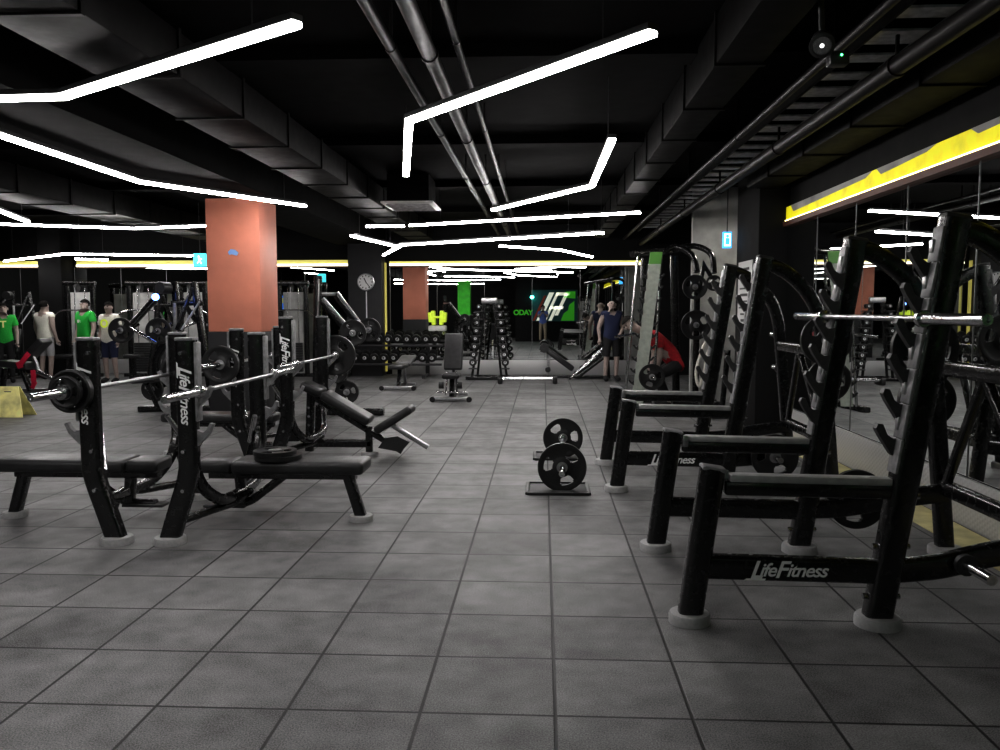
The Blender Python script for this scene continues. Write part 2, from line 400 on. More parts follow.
# ------------------------------------------------------------------ ceiling fittings
LH = 2.85
def light_bar(label, pts, h=LH, wd=.06):
    pts = [hz(x, y, h) if len(q) == 2 else V(q) for q in pts for x, y in [q[:2]]]
    mid = sum(pts, V((0, 0, 0)))/len(pts)
    t = thing('light_bar', label, 'ceiling light', mid, 'linear ceiling lights')
    M().sweep(pts, rrect(wd, .03, .008), (0, 0, 1) if False else (1, 0, 0) if abs((pts[-1]-pts[0]).normalized().x) < .5 else (0, 1, 0)).build('diffuser', LED, t)
    up = V((0, 0, .032))
    M().sweep([p+up for p in pts], rrect(wd+.012, .034, .004), (1, 0, 0) if abs((pts[-1]-pts[0]).normalized().x) < .5 else (0, 1, 0)).build('housing', DARK, t)
    for p, q in ((pts[0], pts[1]), (pts[-1], pts[-2])):
        a = p.lerp(q, .15)
        M().cyl(a+V((0, 0, .045)), V((a.x, a.y, CEILZ)), .004, n=6).build('hanger', DARK, t)
light_bar('bright bent light bar at the upper left, ending above the orange column', [(-60, 100.5), (63, 97), (297, 24)])
light_bar('long bent light bar sloping down to the orange column', [(-40, 122), (140, 182), (305, 206)])
light_bar('large light bar with a sharp downward hook, upper middle', [(406, 175), (409, 121), (653, 33)])
light_bar('light bar with an upturned end, right of the ceiling vent', [(493, 210), (592, 186), (612, 140)])
light_bar('straight light bar just behind the square ceiling vent', [(410, 225.5), (640, 212.5)])
light_bar('short light bar stub left of the straight bar behind the vent', [(366, 226.5), (404, 226)])
light_bar('long light bar with a bend, below the ceiling vent', [(384, 255), (402, 245), (603, 233)], 2.65)
light_bar('short light bar joining the long bent bar below the vent', [(352, 236), (396, 246.5)], 2.66)
light_bar('farthest straight light bar in front of the far mirror', [(500, 246), (560, 250), (592, 257)], 2.64)
light_bar('short light bar stub at the left edge', [(-20, 203), (28, 222)])
light_bar('light bar running to the left of the orange column top', [(5, 261), (65, 254), (203, 256)], 2.62)
light_bar('small light bar stub below the bar left of the orange column', [(75, 259), (108, 260)], 2.6, wd=.05)
# lights overhead and behind the photographer's side, seen in the mirrors
light_bar('added light bar over the left benches, widened to brighten the floor', [(-6.6, 1.8, LH), (-4.0, .8, LH), (-1.9, 1.5, LH)], wd=.12)  # extra wide diffuser, added to throw more light on the front left floor
light_bar('light bar in the left rear of the room, seen in the mirror', [(-9.5, 4.0, LH), (-8.3, 7.0, LH), (-8.6, 8.6, LH)])
light_bar('light bar behind the orange column, seen in the mirror', [(-9.0, 12.6, LH), (-6.8, 13.6, LH), (-5.2, 13.2, LH)])
light_bar('light bar in the recess behind the benches, seen in the mirror', [(-7.5, -3.4, LH), (-4.6, -4.6, LH), (-3.0, -4.0, LH)])
def run(name, label, cat, m_, mt): return tag(m_.build(name, mt), label, cat)
def ypipe(name, label, cat, X, Z, r, mt, y0=-1, y1=19, clamps=True):
    m_ = M().cyl((X, y0, Z), (X, y1, Z), r, n=14)
    if clamps:
        for k in range(int((y1-y0)/2.6)):
            yy = y0+1.2+2.6*k
            m_.cyl((X, yy, Z), (X, yy+.05, Z), r*1.18, n=14); m_.box((X, yy+.025, (Z+r+CEILZ)/2), (.02, .02, CEILZ-Z-r))
    return run(name, label, cat, m_, mt)
ypipe('ceiling_pipe', 'thick dark ceiling pipe passing left of the square vent', 'pipe', -.73, 3.12, .05, PIPE)
ypipe('ceiling_pipe', 'thin dark ceiling pipe farther left of the square vent', 'pipe', -.98, 3.17, .035, PIPE)
ypipe('ceiling_pipe', 'thin pipe hugging the thick ceiling pipe on its right', 'pipe', -.56, 3.2, .025, PIPE)
ypipe('ceiling_pipe', 'round dark pipe running beneath the cable tray at upper right', 'pipe', 2.2, 3.0, .06, PIPE)
ypipe('ceiling_pipe', 'thin dark pipe left of the cable tray', 'pipe', 1.82, 3.1, .03, PIPE)
def yduct(label, X0, X1, Z0, Z1, y0=-1, y1=18.5):
    m_ = M().box(((X0+X1)/2, (y0+y1)/2, (Z0+Z1)/2), (X1-X0, y1-y0, Z1-Z0), bev=.008)
    for k in range(int((y1-y0)/1.2)):
        m_.box(((X0+X1)/2, y0+.6+1.2*k, (Z0+Z1)/2), (X1-X0+.03, .04, Z1-Z0+.03))
    return run('air_duct', label, 'duct', m_, DUCT)
yduct('wide dark rectangular air duct at upper left', -3.0, -2.45, 3.06, 3.36)
yduct('dark rectangular air duct left of the cable tray', 1.12, 1.42, 3.08, 3.4)
yduct('broad dark duct hugging the right wall above the mirror', 2.42, 2.82, 2.93, 3.2, -1, 10.15)
yduct('wide dark air duct over the left machines', -7.4, -6.7, 3.0, 3.34)
# cross beams
for k, yy in enumerate((3.2, 6.4, 9.6, 12.8, 16.0)):
    struct('trim_ceiling_beam_%d' % (k+1), M().box(((XL+5)/2, yy, 3.4), (5-XL, .28, .1)), CEIL)
t = thing('cable_tray', 'ladder cable tray with pale rungs at the upper right ceiling', 'cable tray', (2.18, 8, 3.2))
M().box((2.02, 8.5, 3.2), (.02, 19, .07)).build('side_rail', PIPE, t); M().box((2.42, 8.5, 3.2), (.02, 19, .07)).build('side_rail', TRAYM, t)
for k in range(40): M().box((2.22, .2+.44*k, 3.2), (.38, .17 if k % 3 else .26, .015)).build('rung', TRAYM, t)
vc = hz(412, 206, 3.02)
t = thing('ceiling_vent', 'square grey air vent plate under the ceiling', 'vent', vc)
M().box(vc, (.75, .95, .03), bev=.006).build('frame', WHITEP, t)
M().box(vc+V((0, 0, .2)), (.6, .75, .4)).build('neck', DUCT, t)
for k in range(7): M().box(vc+V((0, -.36+.12*k, -.018)), (.62, .05, .012), Matrix.Rotation(.5, 3, 'X')).build('slat', TRAYM, t)
pc = w(822, 45, 4.55)
t = thing('spot_lamp', 'round glass spot lamp under the upper right ceiling', 'lamp', pc)
ax = V((-.25, -.8, -.55)).normalized()
M().lathe(pc-ax*.1, ax, [(.03, 0), (.055, .02), (.06, .1), (.066, .11), (.05, .115), (.045, .09)]).build('lamp_head', DARK, t)
M().lathe(pc+ax*.0, ax, [(.0, -.02), (.03, -.01), (.046, .012)]).build('reflector', CHROME, t)
M().ball(pc+ax*.005, .014).build('bulb', mat('dim_bulb', (.8, .8, .8), .3, emit=(1, 1, 1), estr=1.2), t)
M().obox(pc-ax*.08, V((pc.x, pc.y+.1, CEILZ)), .03, .03).build('bracket', DARK, t)
M().box(pc+V((.1, .05, -.06)), (.1, .08, .07), bev=.008).build('driver_box', DARK, t)
M().ball(pc+V((.105, .005, -.05)), .006).build('indicator_light', mat('green_led', (.1, .8, .3), .3, emit=(.1, 1, .3), estr=6), t)
# signs
def exit_sign(label, c, s, ydir=-1, mt=SIGNCY):
    t = thing('exit_sign', label, 'sign', c)
    M().box(c, s, bev=.01).build('sign_box', mt, t)
    yy = c[1]+ydir*(s[1]/2+.003); x, z = c[0], c[2]; q = min(s[0], s[2])
    m_ = M()
    m_.ball((x-.05*q, yy, z+.26*q), (.07*q, .004, .07*q), 8)
    m_.obox((x-.04*q, yy, z+.18*q), (x+.02*q, yy, z-.06*q), .004, .12*q, (0, 1, 0), 0)
    m_.obox((x+.02*q, yy, z-.06*q), (x+.16*q, yy, z-.3*q), .004, .08*q, (0, 1, 0), 0)
    m_.obox((x, yy, z-.06*q), (x-.18*q, yy, z-.26*q), .004, .08*q, (0, 1, 0), 0)
    m_.obox((x-.05*q, yy, z+.14*q), (x+.2*q, yy, z+.04*q), .004, .06*q, (0, 1, 0), 0)
    m_.build('running_figure', WHITEL if mt is SIGNCY else INK, t)
    M().cyl((c[0], c[1], c[2]+s[2]/2), (c[0], c[1], CEILZ), .008, n=6).build('hanger', DARK, t)
exit_sign('cyan exit sign hanging just left of the orange column', w(200, 260, 15.0), (.24, .05, .24))
bs = w(727, 240, 11.5)
t = thing('wall_sign', 'small square blue lit sign hanging before the grey partition', 'sign', bs)
M().box(bs, (.12, .05, .22), bev=.006).build('sign_box', BLUESIGN, t); M().box(bs+V((.0, -.026, .0)), (.085, .006, .17)).build('white_panel', WHITEL, t)
m_ = M().box(bs+V((.0, -.031, -.02)), (.055, .006, .09)).ball(bs+V((0, -.031, .05)), (.022, .004, .022), 10); m_.build('figure', BLUESIGN, t)
M().cyl(bs+V((0, 0, .1)), V((bs.x, bs.y, CEILZ)), .008, n=6).build('hanger', DARK, t)
# clock
cc = V((w(366, 282, 18.6).x, 18.62, w(366, 282, 18.6).z))
t = thing('wall_clock', 'round white wall clock on the dark far pillar', 'clock', cc)
M().lathe(cc, (0, -1, 0), [(.18, 0), (.195, .02), (.195, .05), (.172, .055), (.17, .03)], 32).build('rim', STEEL, t)
M().lathe(cc, (0, -1, 0), [(.172, .0), (.172, .032)], 32).build('dial', CLOCKF, t)
m_ = M()
for k in range(12):
    a = k*PI/6; d = V((math.sin(a), 0, math.cos(a)))
    m_.obox(cc+d*.125+V((0, -.036, 0)), cc+d*.158+V((0, -.036, 0)), .004, .02, (0, 1, 0), 0)
m_.build('hour_mark', INK, t)
for nm, a, L, wd in (('hour_hand', -.45, .1, .022), ('minute_hand', 2.5, .15, .016)):
    d = V((math.sin(a), 0, math.cos(a)))
    M().obox(cc-d*.03+V((0, -.04, 0)), cc+d*L+V((0, -.04, 0)), .004, wd, (0, 1, 0), 0).build(nm, INK, t)
tag(M().cyl(cc+V((0, .0, -.21)), cc+V((0, .0, -1.15)), .014, n=8).build('cable_duct', WHITEP), 'thin white cable duct running down from the wall clock', 'cable')
# poster by the right pillar
pp = V((2.586, 10.82, 1.68))
t = thing('poster', 'white printed notice sheet on the side of the dark pillar behind the squat racks', 'poster', pp)
M().box(pp, (.012, .72, .86)).build('sheet', PAPER, t)
m_ = M()
for k in range(9): m_.box((pp.x-.008, pp.y+.03-.03*(k % 2), pp.z+.33-.082*k), (.004, .5-.11*(k % 3), .02 if k % 4 else .034))
m_.build('printed_lines', INK, t)

# ------------------------------------------------------------------ weight plates, barbells
_PL = {}
def plate_mesh(r, th):
    key = (round(r, 3), th)
    if key in _PL: return _PL[key]
    m_ = M(); bm = m_.bm; n = 72
    rs = [.028, .3*r, .40*r, .46*r, .70*r, .76*r, .82*r, .91*r, r]
    def yo(i): return (th*.5, th*.5, th*.34, th*.3, th*.3, th*.34, th*.36, th*.5, th*.42)[i]
    def hole(i, j):
        a = j % 24
        return (7 <= a <= 16) if i == 3 else (8 <= a <= 15) if i in (2, 4) else False
    rings = {}
    for sgn in (1, -1):
        for i, rr in enumerate(rs):
            rings[sgn, i] = [bm.verts.new((rr*math.cos(2*PI*j/n), sgn*yo(i), rr*math.sin(2*PI*j/n))) for j in range(n)]
        for i in range(len(rs)-1):
            for j in range(n):
                if hole(i, j): continue
                k = (j+1) % n
                bm.faces.new((rings[sgn, i][j], rings[sgn, i][k], rings[sgn, i+1][k], rings[sgn, i+1][j]))
    for i in (0, len(rs)-1):
        for j in range(n):
            k = (j+1) % n; bm.faces.new((rings[1, i][j], rings[1, i][k], rings[-1, i][k], rings[-1, i][j]))
    be = [e for e in bm.edges if len(e.link_faces) == 1 and e.verts[0].co.y > 0]
    vm = {}
    for key2 in list(rings):
        if key2[0] == 1:
            for a, b in zip(rings[key2], rings[-1, key2[1]]): vm[a] = b
    for e in be:
        a, b = e.verts; bm.faces.new((a, b, vm[b], vm[a]))
    p = m_.build('weight_plate', RUBBER); hub = M().lathe((0, -th*.55, 0), (0, 1, 0), [(.029, 0), (.046, 0), (.046, th*1.1), (.029, th*1.1)], 20).build('hub', STEEL, p)
    COL.objects.unlink(p); COL.objects.unlink(hub)
    _PL[key] = p; return p
def plate(label, loc, r=.19, th=.045, rot=None, group='loose weight plates'):
    p = plate_mesh(r, th); o = p.copy(); COL.objects.link(o); o.location = loc; o.rotation_euler = rot or (0, random.uniform(0, 2), 0)
    for ch in p.children:
        c = ch.copy(); COL.objects.link(c); c.parent = o
    return tag(o, label, 'weight plate', group)
def barbell(label, c, half=1.18, sl=.5, d=(0, 1, 0), group='barbells'):
    c = V(c); d = V(d).normalized(); t = thing('barbell', label, 'barbell', c, group)
    M().cyl(c-d*(half-sl+.02), c+d*(half-sl+.02), .0145, n=12).build('shaft', STEEL, t)
    for s in (-1, 1):
        o = M().lathe(c+d*(s*(half-sl)), d*s, [(.0145, 0), (.026, .01), (.026, .06), (.025, sl-.006), (.021, sl), (.012, sl), (.012, sl-.012), (.0, sl-.012)], 18).build('sleeve', CHROME, t)
        M().lathe(c+d*(s*(half-sl)), d*s, [(.02, 0), (.037, .004), (.04, .012), (.04, .03), (.035, .036)], 18).build('collar', CHROME, o)
    return t
def clip(label, c, r=.03):
    t = tag(M().lathe(V(c)+V((0, -.02, 0)), (0, 1, 0), [(.026, 0), (r+.014, 0), (r+.014, .04), (.026, .04)], 16).obox(V(c)+V((0, 0, .03)), V(c)+V((.02, -.05, .085)), .02, .01).build('bar_clip', CHROME), label, 'bar clip')
    return t

# ------------------------------------------------------------------ squat racks
def squat_rack(label):
    t = thing('squat_rack', label, 'squat rack', (0, 0, 0), 'squat racks along the right mirror')
    for sy in (-1, 1):
        y = .6*sy
        def foot(par, x, r=.098):
            M().lathe((x, y, 0), (0, 0, 1), [(r, 0), (r, .035), (r*.94, .048), (.05, .05)], 24).build('foot', FOOTG, par)
        p = M().sweep([(.0, y, .03), (.095, y, .745)], rrect(.105, .115, .035, 4), (0, 1, 0)).build('front_post', BLACK, t)
        M().obox((.094, y, .735), (.097, y, .755), .105, .115, (0, 1, 0), .02).build('end_cap', GUARD, p); foot(p, -.002)
        up = M().sweep([(.873, y, .03), (1.16, y, 1.897)], rrect(.105, .125, .03, 4), (0, 1, 0)).build('upright', BLACK, t); foot(up, .878, .105)
        M().obox((1.158, y, 1.89), (1.163, y, 1.917), .105, .125, (0, 1, 0), .02).build('end_cap', DARK, up)
        def ux(h): return .873+.292*(h-.03)/1.9
        # pale wear guard in segments on the lifter's side
        g_ = M(); hs = [.73+.162*k for k in range(8)]
        for a in hs[:-1]:
            b = a+.1605
            g_.obox((ux(a)-.06, y, a), (ux(b)-.06, y, b), .1, .016, (0, 1, 0), .006)
        g_.build('wear_guard', GUARD, up)
        for k in range(6):
            h = .9+.163*k; x = ux(h)-.07
            yb = y-.03*sy-.021
            M().prism([(x+.03, yb, h-.13), (x-.02, yb, h-.085), (x-.075, yb, h+.0), (x-.092, yb, h+.035), (x-.082, yb, h+.058), (x-.06, yb, h+.055), (x-.038, yb, h+.005), (x-.01, yb, h-.015), (x+.03, yb, h-.01)], (0, .042, 0)).build('bar_hook', HOOKM, up)
            M().box((x+.012, y-.02*sy, h+.06), (.02, .035, .06), bev=.004).build('hook_plate', STEEL, up)
        for h in (.14, .38, .62):
            for s2 in (-1, 1): M().cyl((ux(h)+.055*s2, y, h), (ux(h)+.085*s2, y, h), .014, n=8).build('bolt', CHROME, up)
        # safety rail and base rail
        rl = M().obox((.15, y, .655), (ux(.66)-.05, y, .645), .075, .07, (0, 1, 0), .012).build('safety_rail', BLACK, t)
        M().obox((.17, y, .702), (ux(.7)-.065, y, .69), .08, .035, (0, 1, 0), .008).build('rail_liner', LINER, rl)
        M().box((.165, y-.045*sy, .69), (.03, .03, .07), bev=.004).build('bracket', STEEL, rl)
        br = M().sweep([(.03, y, .275), (ux(.27), y, .262)], rrect(.075, .115, .02, 3), (0, 1, 0)).build('base_rail', BLACK, t)
        logo(br, (.455 if sy < 0 else .43, y+.0385*sy, .272), (1 if sy < 0 else -1, 0, 0), (0, 0, 1), .094)
        # arched top arm running down into the rear leg
        beam('top_arm', t, BLACK, smooth([(1.15, y, 1.835), (1.22, y, 1.84), (1.34, y, 1.78), (1.47, y, 1.665), (1.57, y, 1.51), (1.62, y, 1.33)]), .085, .105)
        lg = M().sweep([(1.618, y, 1.36), (1.75, y, .03)], rrect(.08, .10, .02), (0, 1, 0)).build('rear_leg', BLACK, t); foot(lg, 1.752)
        beam('rear_rail', t, BLACK, smooth([(ux(.26)+.03, y, .265), (1.15, y-.01*sy, .285), (1.4, y-.03*sy, .34), (1.72, y-.05*sy, .39)]), .07, .11)
        for hx, hh in ((1.25, .31), (1.655, .93), (1.63, 1.25)):
            o = M().cyl((hx, y+.03*sy, hh), (hx, y+.27*sy, hh), .024, n=14).build('plate_horn', CHROME, t)
            M().cyl((hx, y+.03*sy, hh), (hx, y+.06*sy, hh), .05, n=14).build('horn_collar', DARK, o)
    for x, z in ((1.63, 1.15), (1.715, .42)):
        beam('cross_beam', t, BLACK, [(x, -.56, z), (x, .56, z)], .09, .07, (0, 0, 1))
    for s in (-1, 1): beam('diagonal_brace', t, BLACK, [(1.635, .0, 1.13), (1.70, .5*s, .46)], .05, .05)
    return t
R1 = V((.705, 4.50, 0)); R2 = V((.612, 7.39, 0))
rack = squat_rack('nearest black squat rack with an empty barbell on its hooks')
rack.location = R1
dup(rack, R2, 0, 'farther black squat rack without a barbell, behind the nearest one')
barbell('steel barbell resting on the hooks of the nearest squat rack', R1+V((.985, -.06, 1.446)), 1.19, .56)
plate('black weight plate low on the far side of the nearest squat rack', R1+V((1.25, .70, .31)), .185, group='plates on the squat racks')
plate('black weight plate at mid height on the far side of the nearest squat rack', R1+V((1.655, .70, .93)), .17, group='plates on the squat racks')
plate('black weight plate on the top horn of the nearest squat rack', R1+V((1.63, .70, 1.25)), .2, group='plates on the squat racks')
plate('black weight plate low on the near side of the farther squat rack', R2+V((1.25, -.70, .31)), .185, group='plates on the squat racks')
plate('black weight plate on the mid horn of the farther squat rack', R2+V((1.655, -.70, .93)), .17, group='plates on the squat racks')
plate('black weight plate on the top horn of the farther squat rack', R2+V((1.63, -.70, 1.25)), .2, group='plates on the squat racks')

# ------------------------------------------------------------------ flat bench press
def press_frame(t, H, inc=False):
    for sy in (-1, 1):
        y = .64*sy
        pth = smooth([(-.14, y, .03), (-.095, y, .17), (-.035, y, .35), (-.006, y, .46), (.0, y, .58), (.0, y, H)], 5)
        up = M().sweep(pth, rrect(.085, .125, .025, 4), (0, 1, 0)).build('upright', BLACK, t)
        M().lathe((-.142, y, 0), (0, 0, 1), [(.1, 0), (.1, .03), (.094, .045), (.05, .048)], 24).build('foot', FOOTG, up)
        M().box((0, y, H+.008), (.12, .09, .022), bev=.008).build('end_cap', GUARD, up)
        M().box((.07, y, H-.26), (.022, .075, .5), bev=.008).build('wear_guard', GUARD, up)
        for hh in (.955, .72):
            poly = [(.05, y-.02, hh-.1), (.14, y-.02, hh-.01), (.165, y-.02, hh+.05), (.145, y-.02, hh+.06), (.125, y-.02, hh+.02), (.1, y-.02, hh+.0), (.07, y-.02, hh+.01), (.05, y-.02, hh+.03)]
            M().prism(poly, (0, .04, 0)).build('bar_hook', GUARD, up)
        for hh in (.35, .6, H-.08): M().cyl((-.02 if hh > .5 else -.03, y+.04*sy, hh), (-.02 if hh > .5 else -.03, y+.055*sy, hh), .012, n=8).build('bolt', CHROME, up)
        logo(up, (.005, y+.0435*sy, H-.35), (0, 0, -1), (1 if sy < 0 else -1, 0, 0), .096)
        beam('curved_brace', t, BLACK, smooth([(.0, y-.02*sy, .58), (.03, y-.1*sy, .36), (.08, y-.3*sy, .22), (.1, 0, .2)], 5), .06, .07, (1, 0, 0))
        tube('base_tube', t, BLACK, [(-.09, y-.02*sy, .14), (.1, y-.45*sy, .16), (.15, 0, .2)], .028)
        tube('spotter_peg', t, CHROME, [(-.06, y-.03*sy, .46), (.03, y-.16*sy, .68)], .02)
def bench_press(label):
    t = thing('bench_press', label, 'bench press', (0, 0, 0), 'flat bench press stations')
    press_frame(t, 1.3)
    pad('head_pad', t, VINYL, (-.17, 0, .395), (.06, 0, .395), .27, .09)
    pad('bench_pad', t, VINYL, (.068, 0, .395), (1.0, 0, .395), .31, .09)
    beam('bench_beam', t, BLACK, [(-.13, 0, .325), (.92, 0, .325)], .08, .06)
    lg = beam('front_leg', t, BLACK, [(.86, 0, .33), (.95, 0, .03)], .085, .075)
    M().lathe((.95, 0, 0), (0, 0, 1), [(.085, 0), (.085, .03), (.08, .04), (.04, .042)], 22).build('foot', FOOTG, lg)
    tube('diagonal_brace', t, BLACK, smooth([(.42, 0, .33), (.25, 0, .2), (.12, 0, .12), (-.1, 0, .11)], 4), .03)
    beam('neck_post', t, BLACK, [(.1, 0, .1), (.08, 0, .34)], .07, .07)
    M().box((-.02, 0, .1), (.3, .12, .02), bev=.006).build('step_plate', DARK, t)
    return t
B2 = V((-2.235, 5.73, 0)); B1 = V((-2.862, 5.72, 0)); B4 = V((-2.885, 8.32, 0)); B3 = V((-2.41, 8.32, 0))
bp = bench_press('flat bench press facing right with two plates lying on its pad'); bp.location = B2
dup(bp, B1, PI, 'flat bench press facing left with a loaded barbell, left foreground')
dup(bp, B4, PI, 'flat bench press facing left, farther back near the orange column')
barbell('steel barbell without plates on the bench press that faces right', B2+V((.108, 0, .985)), 1.2, .5)
barbell('steel barbell with plates on the left foreground bench press', B1+V((-.075, .07, .985)), 1.2, .5)
barbell('steel barbell with a large plate on the far left bench press', B4+V((-.108, 0, .985)), 1.2, .5)
plate('large black plate on the near end of the left foreground barbell', B1+V((-.075, -.72, .985)), .135, .05, group='plates on barbells')
plate('small black plate outside the large one on the left foreground barbell', B1+V((-.075, -.775, .985)), .1, .035, group='plates on barbells')
plate('black plate on the far end of the left foreground barbell', B1+V((-.075, .80, .985)), .135, .05, group='plates on barbells')
clip('chrome clip holding the plates on the left foreground barbell', B1+V((-.075, -.82, .985)))
plate('black plate on the near end of the barbell beside the orange column', B4+V((-.108, -.77, .985)), .175, .05, group='plates on barbells')
plate('black plate on the far end of the barbell beside the orange column', B4+V((-.108, .77, .985)), .175, .05, group='plates on barbells')
plate('lower of two black plates lying on the bench pad', B2+V((.37, -.02, .459)), .165, .035, (PI/2, 0, .4), 'plates lying on the bench')
plate('upper of two black plates lying on the bench pad', B2+V((.35, -.03, .492)), .15, .03, (PI/2, 0, 1.2), 'plates lying on the bench')

# incline bench press
t = thing('incline_bench_press', 'incline bench press with sloped back pad and tilted seat, behind the front benches', 'bench press', (0, 0, 0))
press_frame(t, 1.41)
pad('head_pad', t, VINYL, (-.03, 0, .74), (.17, 0, .645), .28, .09)
pad('back_pad', t, VINYL, (.18, 0, .64), (.66, 0, .36), .30, .09)
pad('seat_pad', t, VINYL, (.72, 0, .27), (1.09, 0, .50), .30, .085)
beam('slide_rail', t, BLACK, [(.05, 0, .62), (.98, 0, .05)], .06, .06)
beam('seat_post', t, STEEL, [(.88, -.04, .33), (1.25, -.04, .10)], .05, .05)
M().prism([(.75, -.1, .1), (.82, -.1, .2), (.95, -.1, .22), (1.07, -.1, .16), (.98, -.1, .06)], (0, .2, 0)).build('foot_step', DARK, t)
beam('base_beam', t, BLACK, [(-.02, 0, .13), (.66, 0, .13)], .07, .08)
lg = beam('front_leg', t, BLACK, [(.64, 0, .3), (.64, 0, .03)], .07, .07)
M().lathe((.64, 0, 0), (0, 0, 1), [(.09, 0), (.09, .03), (.08, .045), (.04, .046)], 22).build('foot', FOOTG, lg)
ap = beam('adjusting_post', t, BLACK, [(.02, 0, .05), (.05, 0, .66)], .085, .085)
for k in range(5): M().cyl((.03, -.044, .14+.09*k), (.03, -.05, .14+.09*k), .014, n=8).build('pin_hole', CHROME, ap)
t.location = B3
barbell('steel barbell with one big far plate on the incline bench press', B3+V((.108, 0, .99)), 1.2, .5)
plate('big black plate on the far end of the incline bench barbell', B3+V((.108, .78, .99)), .225, .05, group='plates on barbells')

# ------------------------------------------------------------------ floor barbell with its mats
pa = f(562, 491.5)
FB = V((pa.x-.0, pa.y, .2))
barbell('barbell standing on the floor with a plate at each end, middle of the aisle', FB+V((.022, .8, .0)), 1.1, .42, (.028, 1, 0))
plate('nearer black plate of the barbell lying in the aisle', FB+V((0, .02, 0)), .2, .05, (0, .2, 0), 'plates on barbells')
plate('farther black plate of the barbell lying in the aisle', FB+V((.045, 1.6, 0)), .2, .05, (0, .9, 0), 'plates on barbells')
def mat_(label, c, sx, sy):
    t = thing('rubber_mat', label, 'mat', c)
    M().box(V(c)+V((0, 0, .006)), (sx, sy, .012), bev=.004).build('mat_surface', mat('mat_grey', (.045, .045, .046), .6, 0, .3, 30), t)
    m_ = M()
    for sx_, sy_, a, b in ((0, -1, sx, .03), (0, 1, sx, .03), (-1, 0, .03, sy), (1, 0, .03, sy)):
        m_.box(V(c)+V((sx_*sx/2, sy_*sy/2, .012)), (a, b, .024), bev=.006)
    m_.build('raised_rim', RUBBER, t)
mm = f(558, 494); mat_('thin square mat under the nearer plate of the aisle barbell', (mm.x, mm.y+.16, 0), .5, .42)
mat_('small mat under the farther plate of the aisle barbell', (FB.x-.02, FB.y+1.62, 0), .44, .4)

# ------------------------------------------------------------------ benches in the background
def utility_bench(label, base, hz_, upright):
    t = thing('utility_bench', label, 'bench', base, 'free benches before the dumbbell rack')
    x, y = base[0], base[1]
    beam('front_bar', t, STEEL, [(x-.3, y-.28, .05), (x+.3, y-.28, .05)], .06, .07)
    beam('rear_bar', t, STEEL, [(x-.16, y+.55, .05), (x+.2, y+.55, .05)], .05, .06)
    beam('spine', t, BLACK, [(x, y-.28, .06), (x, y+.55, .06)], .06, .06, (1, 0, 0))
    for s in (-1, 1):
        M().cyl((x+.3*s, y-.34, .045), (x+.3*s, y-.22, .045), .045, n=12).build('wheel', RUBBER, t)
    beam('front_post', t, BLACK, [(x, y-.2, .06), (x, y-.05, .42)], .08, .07, (1, 0, 0))
    beam('rear_post', t, STEEL, [(x+.02, y+.45, .06), (x+.02, y+.25, .42)], .06, .05, (1, 0, 0))
    if upright:
        pad('seat_pad', t, VINYL, (x, y-.38, .42), (x, y-.02, .43), .28, .08, (1, 0, 0))
        beam('back_brace', t, CHROME, [(x, y+.2, .15), (x, y+.1, .7)], .06, .05, (1, 0, 0))
        pad('back_pad', t, VINYL, (x, y+.05, .5), (x, y+.26, 1.1), .31, .08, (1, 0, 0))
        for s in (-1, 1):
            M().cyl((x+.15*s-.04, y-.32, .28), (x+.15*s+.04, y-.32, .28), .06, n=14).build('roller_pad', VINYL, t)
            beam('side_rail', t, CHROME, [(x+.09*s, y-.26, .12), (x+.07*s, y-.1, .48)], .025, .025, (1, 0, 0))
        tube('cross_handle', t, CHROME, [(x-.24, y-.3, .16), (x+.24, y-.3, .16)], .016)
    else:
        pad('seat_pad', t, VINYL, (x-.02, y-.42, .44), (x, y+.1, .44), .3, .08, (1, 0, 0))
        pad('back_pad', t, mat('grey_pad', (.09, .09, .09), .4, 0, .2, 20), (x+.03, y+.12, .46), (x+.05, y+.72, .58), .3, .08, (1, 0, 0))
a = f(398, 390.5); utility_bench('low flat grey bench in front of the dumbbell rack', (a.x, a.y+.28, 0), .44, False)
a = f(451, 402); utility_bench('upright adjustable bench with a tall black back, middle distance', (a.x, a.y+.28, 0), .44, True)

# dumbbells
_DB = {}
def dumbbell(label, c, r, L, group, d=(0, 1, 0), tilt=0):
    key = (round(r, 3), round(L, 3))
    if key not in _DB:
        m_ = M().cyl((0, -L*.3, 0), (0, L*.3, 0), .017, n=8, mi=1)
        for s in (-1, 1):
            m_.lathe((0, s*L*.24, 0), (0, s, 0), [(.03, 0), (r*.85, .0), (r, .02), (r, L*.22), (r*.9, L*.255), (.04, L*.26)], 18)
            m_.lathe((0, s*L*.5, 0), (0, s, 0), [(r*.45, 0), (r*.45, .002)], 14, mi=2)
            m_.box((0, s*(L*.5+.004), r*.1), (r*.32, .004, r*.5), Matrix.Rotation(.35, 3, 'Y'), mi=1)
        o = m_.build('dumbbell', [RUBBER, CHROME, TRAYM]); COL.objects.unlink(o); _DB[key] = o
    o = _DB[key].copy(); COL.objects.link(o); o.location = c; o.rotation_euler = (tilt, 0, 0)
    return tag(o, label, 'dumbbell', group)
dr = thing('dumbbell_rack', 'two tier black dumbbell rack along the far mirror by the clock pillar', 'dumbbell rack', (-3.35, 18.15, 0))
for i, (zt, y0) in enumerate(((.78, 18.4), (.38, 18.1))):
    for dy, dz in ((-.14, -.05), (.14, .05)):
        beam('shelf_rail', dr, DARK, [(-4.62, y0+dy, zt+dz-.02), (-2.2, y0+dy, zt+dz-.02)], .05, .05)
    k = 0; x = -4.54 if i else -4.5
    while x < -2.25:
        dumbbell('round black dumbbell on the far rack\'s %s tier, %s from the clock pillar' % (('upper', 'lower')[i], ORD[k]), (x, y0, zt+.118), .098, .3, 'dumbbells on the far rack', tilt=.33); k += 1; x += .212
